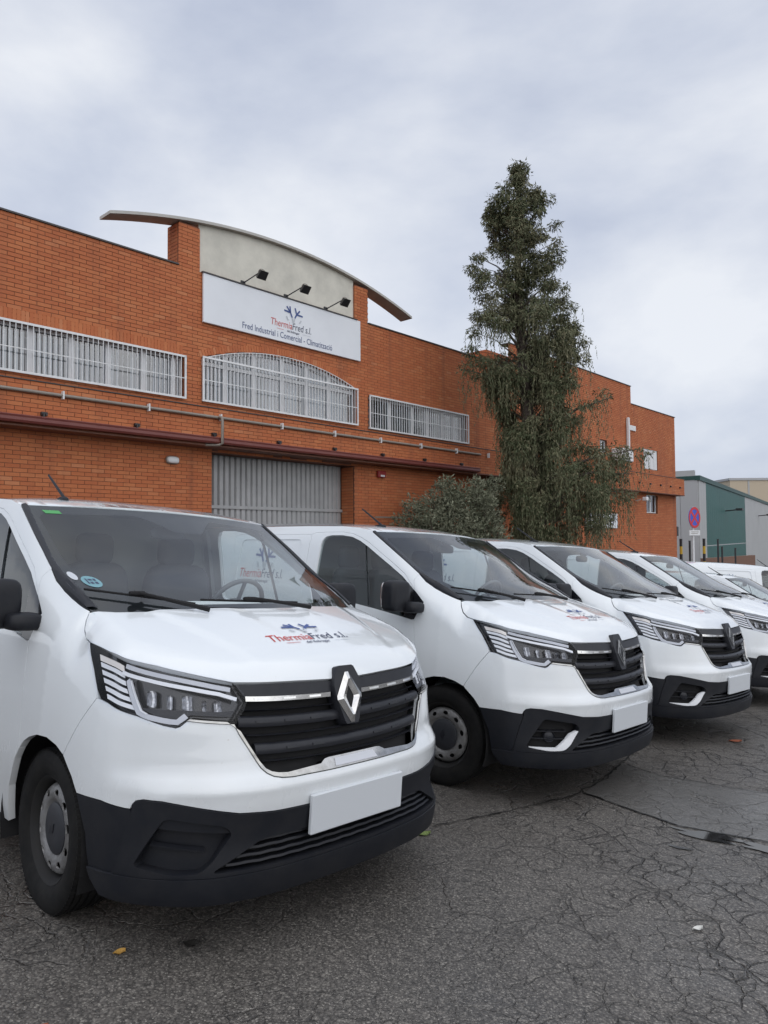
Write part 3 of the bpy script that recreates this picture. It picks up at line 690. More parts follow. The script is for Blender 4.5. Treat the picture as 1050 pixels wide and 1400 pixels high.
# radiator grille
gp=both([(.553,.890),(.505,.959),(.544,1.026),(.353,1.020),(.25,1.016),(.092,1.010),(0,1.008)])
gp=gp+mir(CH_IN[1:])[:-1]+[(0,.705)]+CH_IN[1:][::-1][1:-1]
ch=[]
def barpath(zc,sm,n=41): return [(s,zc+.062*s*s) for s in np.linspace(-sm,sm,n)]
def smax(z): return float(np.interp(z,(.70,.72,.77,.84,.89,.96,1.0),(.40,.44,.475,.515,.545,.50,.52)))
for zc,hh,nm,mt,o in ((.868,.021,'grille_bar','satin_dark',-.004),(.765,.021,'grille_bar','satin_dark',-.004),(.912,.003,'grille_line','satin_dark',-.012),(.815,.003,'grille_line','satin_dark',-.012),(.719,.003,'grille_line','satin_dark',-.012)):
    b=MB(); b.add(*strip(barpath(zc,smax(zc+.018)-.005),lambda s,z,q:rpt(s,z,q),[(-hh,o-.035),(-hh,o-.006),(-hh*.3,o),(hh*.5,o-.004),(hh,o-.014),(hh,o-.035)]))
    ch.append((nm,smooth_angle(b.mesh(nm,M[mt]),50)))
for sg in (1,-1):
    b=MB(); b.add(*strip([(sg*s,.952+.062*s*s) for s in np.linspace(.094,.503,16)],lambda s,z,q:rpt(s,z,q),[(-.010,-.02),(-.010,.001),(.008,.004),(.011,-.02)]))
    ch.append(('grille_chrome_bar',smooth_angle(b.mesh('grille_chrome_bar',M['chrome']),50)))
    for k in range(3):
        b=MB(); s0=.15+.13*k; b.add(*strip([(sg*s,.951+.062*s*s) for s in np.linspace(s0,s0+.06,5)],lambda s,z,q:rpt(s,z,q),[(-.004,.0005),(-.004,.0046),(.004,.0052),(.004,.0005)])); ch.append(('bar_stud',b.mesh('bar_stud',M['chrome'])))
        for zc in (.868,.765):
            if zc<.8 and k==2: continue
            b=MB(); b.add(*strip([(sg*s,zc-.002+.062*s*s) for s in np.linspace(s0,s0+.06,5)],lambda s,z,q:rpt(s,z,q),[(-.004,-.008),(-.004,-.0005),(.004,-.0015),(.004,-.008)])); ch.append(('bar_stud',b.mesh('bar_stud',M['satin_dark'])))
cap=both([(.503,.972),(.535,1.020),(.353,1.016),(.092,1.006),(0,1.004)])+mir([(.3,.966),(.09,.962)])+[(0,.962),(.09,.962),(.3,.966)]
ch.append(('grille_cap',patch('grille_cap',cap,ring,M['satin_dark'],step=.04,bstep=.03,rim=.02,off=-.001)))
for k in range(-7,8):
    b=MB(); b.add(*strip([(k*.062,z) for z in np.linspace(.70,.94,6)],lambda s,z,q:rpt(s,z,q),[(0,-.06),(.0,-.045),(.002,-.045)])); 
chrome_poly=CH_OUT[:-1]+[(0,.665)]+mir(CH_OUT[:-1][::-1])+mir(CH_IN[:-1])+[(0,.705)]+CH_IN[:-1][::-1]
ch.append(('grille_surround',patch('grille_surround',chrome_poly,ring,M['chrome2'],step=.02,bstep=.015,rim=.015,off=.005)))
ch.append(('surround_plate',patch('surround_plate',[(-.125,.670),(.125,.670),(.115,.697),(-.115,.697)],ring,M['ledgrey'],step=.05,bstep=.04,rim=.003,off=.0068)))
part('radiator_grille',patch('radiator_grille',gp,ring,M['deep'],step=.06,bstep=.04,rim=0,off=-.055),ch)
# badge carrier
CAR=[(-.044,1.066),(-.058,1.060),(-.088,1.014),(-.095,.985),(-.090,.945),(-.074,.90),(-.052,.842),(-.040,.826),(.040,.826),(.052,.842),(.074,.90),(.090,.945),(.095,.985),(.088,1.014),(.058,1.060),(.044,1.066)]
CAR=[(x*.84,z) for x,z in CAR]
def flat0(u,v):
    """upright plane of the badge, leaning back like the grille"""
    return np.column_stack([u,-.905-(v-.935)*-.26,v])
flat=surf(flat0)
carrier=patch('badge_carrier',CAR,flat,M['satin_dark'],step=.03,bstep=.02,rim=.06,off=.004)
def badge_old():
    b=MB(); zc=.934; H_,W_=.104,.073; hi,wi=.044,.022
    def q(u,v,o): X,n=flat(np.array([u]),np.array([zc+v])); return X[0]+n[0]*o
    out=[(0,H_),(W_*.93,.012),(W_*.93,-.012),(0,-H_),(-W_*.93,-.012),(-W_*.93,.012)]
    out=[(-.010,H_),(.010,H_),(W_,.008),(W_,-.008),(.010,-H_),(-.010,-H_),(-W_,-.008),(-W_,.008)]
    inn=[(-.002,hi),(.002,hi),(wi,.003),(wi,-.003),(.002,-hi),(-.002,-hi),(-wi,-.003),(-wi,.003)]
    mid=[((a+c)/2,(b_+d)/2) for (a,b_),(c,d) in zip(out,inn)]
    n=8; vs=[q(a,c,.006) for a,c in out]+[q(a,c,.019) for a,c in mid]+[q(a,c,.008) for a,c in inn]; fs=[]
    for k in (0,1):
        for i in range(n): fs.append((k*n+i,k*n+(i+1)%n,(k+1)*n+(i+1)%n,(k+1)*n+i))
    b.add(vs,fs); k=MB(); k.add([q(a*.98,c_*.98,.0065) for a,c_ in out],[tuple(range(8))]); return b.mesh('badge',M['chrome']),k.mesh('badge_back',M['deep'])
def badge_new():
    b=MB(); zc=.936
    def q(u,v,o): X,n=flat(np.array([u]),np.array([zc+v])); return X[0]+n[0]*o
    dia=[(0,.100),(.060,0),(0,-.100),(-.060,0)]
    b.add([q(*p,.004) for p in dia]+[q(0,0,.014)],[(0,1,4),(1,2,4),(2,3,4),(3,0,4)])
    base=b.mesh('badge',M['satin_dark'])
    l=MB()
    def ln(pts):
        l.tube([q(u,v,.012-.06*math.hypot(u*.6,v*.4)+.004) for u,v in pts],.0024,5)
    ln([(.0,.088),(-.050,0),(0,-.088),(.016,-.060)]); ln([(0,.088),(.050,0),(.02,-.052)]); ln([(-.022,.036),(.004,.078)]); ln([(.022,-.03),(-.006,-.074)])
    ln([(0,.052),(-.029,0),(0,-.052),(.029,0),(0,.052)])
    return base,l.mesh('badge_line',M['grey_em'])
# headlights
def headlight_children():
    out=[]
    def add(n,poly,off,th,m,step=.05): out.append((n,patch(n,poly,ring,m,step=step,bstep=.025,rim=th,off=off)))
    hin=inset(HL[::-1],.010)
    A,B,C,D=[np.array(p) for p in ((1.268,1.117),(1.030,1.086),(.908,.917),(1.135,.946))]   # slat block: top outer, top inner, bottom inner, bottom outer
    n=6
    for i in range(n):
        t0=i/n+.02; t1=t0+(.098 if i else .135)
        a=A+(D-A)*t0;b=B+(C-B)*t0;c=B+(C-B)*t1;d=A+(D-A)*t1
        me=patch('indicator_slat' ,[tuple(d),tuple(c),tuple(b),tuple(a)],ring,M['amber'] if i==0 else M['led'],step=.06,bstep=.04,rim=.004,off=-.012)
        out.append(('indicator_slat',me))
    def band(name,path,w,off,m,th=.012):
        path=resample(path,.03,False); L=[];Rr=[]
        for i,p in enumerate(path):
            a=Vector(path[max(i-1,0)]);b=Vector(path[min(i+1,len(path)-1)]); t=(b-a).normalized(); nn=Vector((-t.y,t.x)); ww=w/ max(.35,1)
            L.append((p[0]+nn.x*w/2,p[1]+nn.y*w/2)); Rr.append((p[0]-nn.x*w/2,p[1]-nn.y*w/2))
        out.append((name,patch(name,L+Rr[::-1],ring,m,step=.03,bstep=.03,rim=th,off=off)))
    band('light_guide',[(1.00,1.083),(.80,1.052),(.66,1.026),(.555,1.004)],.016,-.010,M['ledgrey'])
    band('light_guide',[(1.02,1.058),(.85,1.034),(.70,1.009),(.60,.990),(.535,.968)],.0135,-.006,M['led'])
    band('light_guide',[(.965,1.032),(.925,.966),(.893,.918),(.86,.905),(.775,.892),(.748,.890),(.718,.915)],.020,-.008,M['ledgrey'])
    band('light_guide',[(.945,1.030),(.905,.963),(.882,.925),(.858,.9145)],.0045,-.005,M['led'])
    # projector modules
    for s0,z0,w,hgt in ((.845,.972,.04,.030),(.775,.965,.022,.026),(.715,.960,.034,.030),(.655,.952,.016,.022),(.605,.948,.028,.024)):
        b=MB(); nu=8
        P=[]
        for t in np.linspace(-1,1,7):
            P.append([rpt(s0+w*t*.5,z0+hgt*v*(1-.2*t*t),-.02-.025*(1-t*t)*(1-.3*v*v)) for v in (-1,-.5,0,.5,1)])
        vs=[q for r in P for q in r]; fs=[(i*5+j,i*5+j+1,(i+1)*5+j+1,(i+1)*5+j) for i in range(6) for j in range(4)]
        b.add(vs,fs); out.append(('lamp_reflector',smooth_angle(b.mesh('lamp_reflector',M['reflector']),80)))
    add('lamp_shelf',[(.89,.936),(.83,.912),(.745,.906),(.70,.918),(.56,.905),(.548,.928),(.60,.927),(.72,.935)],-.016,.02,M['satin_dark'])
    out.append(('headlight_lens',patch('headlight_lens',hin,ring,M['lens'],step=.05,bstep=.03,rim=0,off=.001)))
    return out
hl_back=patch('headlight',HL[::-1],ring,M['gloss_black'],step=.05,bstep=.025,rim=-.046,off=-.05)
HLC=headlight_children()
part('headlight',hl_back,HLC)
part('headlight',mirror_mesh(hl_back,'headlight'),[(n,mirror_mesh(m,n)) for n,m in HLC])
# liners and floor
un=MB(); un.box(-.55,.55,-.70,4.0,.24,.32)
for sg in (1,-1):
    for yc in (0,3.098):
        vs=[];fs=[]
        for i,a in enumerate(np.linspace(-.35,math.pi+.35,22)):
            r=.415; vs+=[(sg*.925,yc-r*math.cos(a),.345+r*math.sin(a)),(sg*.55,yc-r*math.cos(a),.345+r*math.sin(a))]
        for i in range(21): fs.append((2*i,2*i+1,2*i+3,2*i+2))
        un.add(vs,fs)
    un.box(*(sorted((sg*.86,sg*.91))),.42,2.6,.26,.33)
part('underbody',un.mesh('underbody',M['deep']))
bk=MB()
for sg in (1,-1): # dark sheet behind the shut lines
    q=[(sg*.86,-.35,.35),(sg*.86,-.2,1.1),(sg*.79,-.05,1.2)]
def fog_parts(kind):
    out=[]
    for sg in (1,-1):
        F=fogless(sg); f=lambda p:[(sg*a,b) for a,b in p]
        ch=[]
        if kind=='plain':
            fl=patch('fog_blank',F,ring,M['plastic'],step=.04,bstep=.02,rim=0,off=-.046)
            ch.append(('fog_blank_bevel',patch('fog_blank_bevel',f([(.785,.550),(.606,.517),(.580,.487),(.815,.512)]),ring,M['plastic'],step=.04,bstep=.02,rim=.03,off=-.006)))
            b=MB(); b.add(*strip([(sg*s,.449-.0*s-.022*(.84-s)/.18) for s in np.linspace(.835,.665,10)],lambda s,z,o:rpt(s,z,o),[(-.008,-.03),(-.003,-.014),(.003,-.013),(.01,-.03)])); ch.append(('fog_blank_rib',smooth_angle(b.mesh('fog_blank_rib',M['plastic']),40)))
            out.append(('fog_panel',fl,ch))
        else:
            fl=patch('fog_panel',F,ring,M['deep'],step=.04,bstep=.02,rim=0,off=-.055)
            L=[(.523,.478),(.600,.470),(.639,.455),(.700,.395),(.725,.372),(.885,.372),(.893,.362),(.760,.350),(.695,.345),(.660,.350),(.632,.368)]
            ch.append(('fog_trim',patch('fog_trim',f(L),ring,M['led'],step=.03,bstep=.02,rim=.03,off=.004)))
            for zc in (.425,.470):
                b=MB(); b.add(*strip([(sg*s,zc) for s in np.linspace(.855 if zc<.45 else .83,.66,10)],lambda s,z,o:rpt(s,z,o),[(-.006,-.05),(-.003,-.018),(.004,-.018),(.006,-.05)])); ch.append(('fog_slat',b.mesh('fog_slat',M['plastic'])))
            X,n=ring(np.array([sg*.755]),np.array([.440])); cpt=Vector(X[0]); nn=Vector(n[0]); a=nn.orthogonal().normalized(); b2=nn.cross(a)
            b=MB(); b.lathe([(0,-.012),(.02,-.014),(.030,-.02),(.036,-.012),(.040,-.03)],20,lambda r,h,t:cpt+nn*(h-.004)+(a*math.cos(t)+b2*math.sin(t))*r); ch.append(('fog_lamp',smooth_angle(b.mesh('fog_lamp',M['satin_dark']),40)))
            out.append(('fog_panel',fl,ch))
    return out
FOGP={k:fog_parts(k) for k in ('plain','lamp')}
bo,bb=badge_old(); badge1=('badge_carrier',carrier,[('badge',bo),('badge_back',bb)]); bn,bl=badge_new(); badge2=('badge_carrier',carrier,[('badge',bn),('badge_line',bl)])
pl=MB(); pl.bbox(-.27,.27,-.010,.010,-.078,.078,.004)
PLATE=pl.mesh('number_plate',M['plate']); ph=MB(); ph.bbox(-.276,.276,.004,.016,-.085,.082,.003); HOLDER=ph.mesh('plate_holder',M['plastic'])
def sticker_parts():
    out=[]
    def on(u,z,off=-.004): X,n=wind(np.array([u]),np.array([z])); return X[0]+n[0]*off
    def sheet(name,poly,m,off): out.append((name,patch(name,poly,wind,m,step=.05,bstep=.02,rim=0,off=off)))
    sheet('sticker',[(-.90,1.740),(-.80,1.740),(-.79,1.722),(-.885,1.722)],M['green'],.0015)
    sheet('sticker',[(-.872+.045*math.cos(t),1.388+.024*math.sin(t)) for t in np.linspace(0,2*math.pi,25)[:-1]],M['sticker'],.0015)
    for a,b,c,d in ((-.896,-.888,1.378,1.400),(-.882,-.868,1.378,1.387),(-.882,-.864,1.392,1.399),(-.860,-.846,1.378,1.387),(-.858,-.846,1.391,1.400)):
        sheet('sticker_print',[(a,c),(b,c),(b,d),(a,d)],M['navy'],.0025)
    sheet('sticker',[(-.938+.020*math.cos(t),1.412+.018*math.sin(t)) for t in np.linspace(0,2*math.pi,21)[:-1]],M['lightgrey'],.0015)
    return out
STK=sticker_parts()
pp=MB(); pp.add([(-.30,-.02,1.284),(.16,-.10,1.284),(.22,.10,1.292),(-.22,.16,1.292)],[(0,1,2,3)])
PAPER=pp.mesh('paper',M['paper'])
def make_van(name,mw,kind,label,group,steer=0,extra=(),roll=0.3):
    root=empty(name,mw); tag(root,label,'van',group)
    def add(nm,me,ch,parent):
        o=link(nm,me,parent)
        for c in ch: link(c[0],c[1],o)
        return o
    for nm,me,c in P_:
        o=add(nm,me,c,root)
        if nm=='windscreen' and 'stickers' in extra:
            for n2,m2 in STK: link(n2,m2,o)
    for nm,me,c in FOGP['plain' if kind=='old' else 'lamp']: add(nm,me,c,root)
    b=badge1 if kind=='old' else badge2; add(b[0],b[1],b[2],root)
    o=link('number_plate',PLATE,root); X=rpt(0,.512,.012); o.location=tuple(X); o.rotation_euler=(R(2),0,0)
    for sg in (-1,1):
        for yc in (0,3.098):
            w=bpy.data.objects.new('wheel',WHEEL[0][1]); 
            o=link('wheel',WHEEL[0][1],root); o.location=(sg*.79,yc,.334)
            o.rotation_euler=(roll+.7*yc+sg,0,(0 if sg>0 else math.pi)+(steer if yc==0 else 0)); bpy.data.objects.remove(w)
            nm,me,c=WHEEL[1]; link(nm,me,o)
            for n2,m2 in c: link(n2,m2,o)
    if 'paper' in extra:
        o=link('paper_sheet',PAPER); o.matrix_world=mw; tag(o,extra[-1],'paper')
    return root
# street plane: vans stand on a street that falls away along the row
av=axes(.07890952,.03464838); Cv=Matrix(av).transposed(); Cg=Matrix((rt_,up_,fw_)).transposed()
STREET=Matrix.Translation((0,0,CAMZ))@(Cg@Cv.transposed()).to_4x4()@Matrix.Translation((0,0,-1.4794))
def st(x,y,yaw=0,dz=0): return STREET@Matrix.Translation((x,y,dz))@Matrix.Rotation(yaw,4,'Z')
GRP='white vans parked side by side'
make_van('delivery_van',st(-.78701,3.82264,.81892,-.016),'old','white van nearest the camera with chrome diamond badge and round windscreen sticker',GRP,steer=-.04,extra=('stickers','paper','pale paper sheet lying on the dashboard of the nearest van'))
make_van('delivery_van',st(1.04084,5.78141,.82855,.007),'new','white van with dark badge and silver fog trim, second from the left',GRP,steer=.10,roll=.9)
make_van('delivery_van',st(2.71387,7.60249,.78711,.008),'new','white van with white paper on its dashboard, third from the left',GRP,extra=('paper','white paper sheet lying on the dashboard of the third van'),roll=1.4)
make_van('delivery_van',st(4.56021,9.71088,.85468,.001),'new','white van whose front is cut by the right edge, fourth in the row',GRP,roll=2.)
make_van('parked_van',st(6.58,11.85,.83)@Matrix.Scale(.86,4),'new','smaller white van mostly hidden beside the fourth van, its windscreen cut by the right edge',None,roll=.2)
make_van('parked_van',st(9.6,17.0,1.5708+.15),'new','white van seen from its side behind the row, under the round traffic sign',None,roll=.6)
# ------------------------------------------------------------------ ground
nS=(STREET.to_3x3()@Vector((0,0,1))).normalized(); pS=STREET@Vector((0,0,0))
gx,gy=-nS.x/nS.z,-nS.y/nS.z; gl=math.hypot(gx,gy)
def gz(X,Y):
    s=((X-pS.x)*gx+(Y-pS.y)*gy)/gl      # distance uphill
    lim=45.0
    if abs(s)>lim: s=math.copysign(lim+12*(1-math.exp(-(abs(s)-lim)/12)),s)
    return pS.z+s*gl
def asphalt(name,base,base2,crack=1.0,stone=1.0,wet=0.3,rough=(.60,.22)):
    m=bpy.data.materials.new(name); m.use_nodes=True; nt=m.node_tree; N=nt.nodes; L=nt.links; b=N['Principled BSDF']
    tc=N.new('ShaderNodeTexCoord')
    def noise(sc,det=5,ro=.6,dist=0):
        n=N.new('ShaderNodeTexNoise'); n.inputs['Scale'].default_value=sc; n.inputs['Detail'].default_value=det; n.inputs['Roughness'].default_value=ro; n.inputs['Distortion'].default_value=dist
        L.new(tc.outputs['Object'],n.inputs['Vector']); return n
    def ramp(src,p0,p1,c0=0,c1=1):
        r=N.new('ShaderNodeValToRGB'); e=r.color_ramp.elements; e[0].position=p0; e[1].position=p1
        e[0].color=(c0,c0,c0,1); e[1].color=(c1,c1,c1,1); L.new(src,r.inputs[0]); return r.outputs[0]
    def math_(op,a,c,clamp=False):
        n=N.new('ShaderNodeMath'); n.operation=op; n.use_clamp=clamp
        for i,q in enumerate((a,c)):
            if hasattr(q,'links'): L.new(q,n.inputs[i])
            else: n.inputs[i].default_value=q
        return n.outputs[0]
    def mix(f,a,c,bl='MIX'):
        n=N.new('ShaderNodeMixRGB'); n.blend_type=bl
        for i,q in enumerate((f,a,c)):
            if hasattr(q,'links'): L.new(q,n.inputs[i])
            elif i==0: n.inputs[0].default_value=q
            else: n.inputs[i].default_value=(*q,1)
        return n.outputs[0]
    vo=N.new('ShaderNodeTexVoronoi'); vo.inputs['Scale'].default_value=95; L.new(tc.outputs['Object'],vo.inputs['Vector'])
    vo2=N.new('ShaderNodeTexVoronoi'); vo2.inputs['Scale'].default_value=210; L.new(tc.outputs['Object'],vo2.inputs['Vector'])
    big=noise(.55,4,.55); mid=noise(4.5,6,.65)
    sep=N.new('ShaderNodeSeparateColor'); L.new(vo.outputs['Color'],sep.inputs[0])
    sep2=N.new('ShaderNodeSeparateColor'); L.new(vo2.outputs['Color'],sep2.inputs[0])
    c=mix(ramp(big.outputs['Fac'],.35,.68),base,base2)
    c=mix(math_('MULTIPLY',ramp(mid.outputs['Fac'],.45,.75),.22),c,tuple(x*.55 for x in base))
    c=mix(math_('MULTIPLY',ramp(sep.outputs[0],.50,.98),.62*stone),c,(.33,.305,.27))
    c=mix(math_('MULTIPLY',ramp(sep.outputs[1],.50,.85),.80*stone),c,(.035,.033,.031))
    c=mix(math_('MULTIPLY',ramp(sep2.outputs[2],.88,.97),.6*stone),c,(.55,.52,.46))
    c=mix(math_('MULTIPLY',ramp(vo.outputs['Distance'],.40,.8),.7*stone),c,(.012,.012,.012))
    h=math_('ADD',math_('MULTIPLY',math_('SUBTRACT',1.0,vo.outputs['Distance']),.5*stone),math_('MULTIPLY',sep.outputs[2],.6*stone))
    if crack:
        # alligator cracking: voronoi nets with gently wandering edges, broken up and stronger towards the right foreground
        def warp(sc,amt):
            wob=noise(sc,3,.55); sub=N.new('ShaderNodeVectorMath'); sub.operation='SUBTRACT'; L.new(wob.outputs['Color'],sub.inputs[0]); sub.inputs[1].default_value=(.5,.5,.5)
            scl=N.new('ShaderNodeVectorMath'); scl.operation='SCALE'; L.new(sub.outputs[0],scl.inputs[0]); scl.inputs['Scale'].default_value=amt
            add=N.new('ShaderNodeVectorMath'); add.operation='ADD'; L.new(tc.outputs['Object'],add.inputs[0]); L.new(scl.outputs[0],add.inputs[1]); return add.outputs[0]
        sx=N.new('ShaderNodeSeparateXYZ'); L.new(tc.outputs['Object'],sx.inputs[0])
        mr=N.new('ShaderNodeMapRange'); L.new(sx.outputs[0],mr.inputs[0]); mr.inputs[1].default_value=.1; mr.inputs[2].default_value=1.5
        wear=math_('MAXIMUM',math_('MULTIPLY',ramp(noise(.8,3,.5).outputs['Fac'],.46,.6),.5),mr.outputs[0])
        tot=None
        for sc,wd,st_,wa in ((2.2,.008,.95,(5,.18)),(4.6,.0055,.85,(9,.10)),(9.5,.003,.5,(14,.05))):
            v=N.new('ShaderNodeTexVoronoi'); v.feature='DISTANCE_TO_EDGE'; v.inputs['Scale'].default_value=sc; L.new(warp(*wa),v.inputs['Vector'])
            brk=ramp(noise(sc*.8,2,.5).outputs['Fac'],.44,.54)
            k=math_('MULTIPLY',math_('MULTIPLY',ramp(v.outputs['Distance'],wd*sc*.35,wd*sc,1,0),st_),math_('MULTIPLY',brk,wear))
            tot=k if tot is None else math_('MAXIMUM',tot,k)
        c=mix(math_('MULTIPLY',tot,.80*crack),c,(.014,.013,.012))
        h=math_('SUBTRACT',h,math_('MULTIPLY',tot,5.0*crack))
    L.new(c,b.inputs['Base Color'])
    wt=ramp(noise(1.1,4,.6,.3).outputs['Fac'],.45,.70)
    rr=N.new('ShaderNodeMapRange'); L.new(math_('MULTIPLY',wt,wet),rr.inputs[0]); rr.inputs[3].default_value=rough[0]; rr.inputs[4].default_value=rough[1]; L.new(rr.outputs[0],b.inputs['Roughness'])
    bp=N.new('ShaderNodeBump'); bp.inputs['Strength'].default_value=.9; bp.inputs['Distance'].default_value=.006; L.new(h,bp.inputs['Height']); L.new(bp.outputs[0],b.inputs['Normal'])
    return m
M['asphalt']=asphalt('asphalt',(.130,.119,.107),(.098,.091,.084),1.0,.70,.9)
M['patch']=asphalt('patch_asphalt',(.135,.131,.125),(.11,.107,.103),.2,.35,1.0,(.36,.14))
g_=MB(); xs=list(np.concatenate([[-900,-400,-150],np.arange(-70,130,10),[180,400,900]])); ys=xs
g_.add([(x,y,gz(x,y)) for x in xs for y in ys],[(i*len(ys)+j,(i+1)*len(ys)+j,(i+1)*len(ys)+j+1,i*len(ys)+j+1) for i in range(len(xs)-1) for j in range(len(ys)-1)])
tag(g_.obj('ground',M['asphalt'],fix=False),kind='structure')
def vsheet(name,poly,dz,m,kind='structure'):
    b=MB(); b.add([STREET@Vector((x,y,dz)) for x,y in poly],[tuple(range(len(poly)))]); return tag(b.obj(name,m,fix=False),kind=kind)
def rough_edge(poly,a,step=.06):
    p=resample(poly,step); return [(x+random.uniform(-a,a),y+random.uniform(-a,a)) for x,y in p]
vsheet('road_patch',rough_edge([(1.44,5.05),(1.68,4.67),(1.83,4.47),(2.27,4.24),(3.3,3.55),(6.2,6.2),(4.2,7.3),(2.9,5.10),(2.14,5.57),(1.97,5.88)],.012),.004,M['patch'])
M['water']=mat('wet_film',(.022,.022,.022),.05,spec=.6)
def blob(cx,cy,rx,ry,rot,n=90,j=.55):
    out=[];ph=[random.uniform(0,6.28) for _ in range(5)]
    for i in range(n):
        t=2*math.pi*i/n; r=1+j*sum(math.sin((k+2)*t+ph[k])/(k+1.5) for k in range(5))
        x,y=rx*r*math.cos(t),ry*r*math.sin(t); out.append((cx+x*math.cos(rot)-y*math.sin(rot),cy+x*math.sin(rot)+y*math.cos(rot)))
    return out
for cx,cy,rx,ry in ((1.93,4.30,.20,.055),(2.18,4.12,.14,.04),(1.70,4.10,.05,.02)):
    o=vsheet('puddle',blob(cx,cy,rx,ry,-.62),.0065,M['water'])
# dark tar seams across the street
M['tar']=mat('tar_seam',(.014,.014,.014),.45)
def seam(pts,w,dz=.0075):
    p=resample(pts,.05,False); p=[(x+random.uniform(-.01,.01),y+random.uniform(-.01,.01)) for x,y in p]; Lf=[];Rt=[]
    for i,(x,y) in enumerate(p):
        a=p[max(i-1,0)];b=p[min(i+1,len(p)-1)]; l=math.hypot(b[0]-a[0],b[1]-a[1]); ww=w*random.uniform(.4,1.3)
        Lf.append((x-(b[1]-a[1])/l*ww,y+(b[0]-a[0])/l*ww)); Rt.append((x+(b[1]-a[1])/l*ww,y-(b[0]-a[0])/l*ww))
    b=MB(); n=len(p); b.add([STREET@Vector((x,y,dz)) for x,y in Lf+Rt],[(i,i+1,n+i+1,n+i) for i in range(n-1)])
    tag(b.obj('road_seam',M['tar'],fix=False),kind='structure')
seam([(.35,4.30),(.85,4.62),(1.31,4.95),(1.70,5.42),(1.97,5.90),(2.3,6.4)],.006); seam([(1.42,5.07),(1.66,4.70),(1.84,4.45),(2.27,4.22),(3.3,3.52)],.007)
seam([(1.97,5.88),(2.14,5.55),(2.9,5.08),(4.2,4.3)],.004)
# litter
def leaf(name,x,y,l,w,rot,m,label,cat='leaf',lift=.012):
    b=MB(); pr=[]
    for t in np.linspace(0,1,7):
        ww=w*math.sin(math.pi*min(1,t*1.0+.02))**.8; pr.append([( (t-.5)*l,-ww,.006+lift*abs(t-.5)),((t-.5)*l,0,.004),((t-.5)*l,ww,.006+lift*(t))])
    vs=[p for r in pr for p in r]; fs=[(i*3+j,i*3+j+1,(i+1)*3+j+1,(i+1)*3+j) for i in range(6) for j in range(2)]
    b.add(vs,fs); o=b.obj(name,m,fix=False); o.matrix_world=st(x,y,rot); tag(o,label,cat); return o
M['leafy']=mat('yellow_leaf',(.42,.24,.05),.7); M['leafr']=mat('rust_leaf',(.25,.07,.03),.7); M['weed']=mat('weed',(.16,.22,.06),.7); M['leafd']=mat('dark_leaf',(.02,.018,.015),.7); M['scrap']=mat('paper_scrap',(.6,.6,.57),.8)
leaf('fallen_leaf',-.94,2.84,.045,.016,.4,M['leafy'],'small yellow leaf lying on the asphalt in the left foreground')
leaf('fallen_leaf',3.32,6.80,.13,.035,.1,M['leafr'],'rust brown leaf lying on the street near the third van')
leaf('fallen_leaf',-.69,2.92,.07,.026,-.3,M['leafd'],'dark wet leaf lying in front of the nearest van')
leaf('fallen_leaf',-1.02,2.37,.06,.02,.9,M['leafr'],'reddish brown leaf at the bottom left of the picture')
leaf('paper_scrap',1.39,3.18,.05,.012,.2,M['scrap'],'small white scrap lying on the cracked asphalt','litter')
leaf('green_leaf',.29,4.17,.08,.022,.5,M['weed'],'pale green leaf beside the bumper of the nearest van'); 
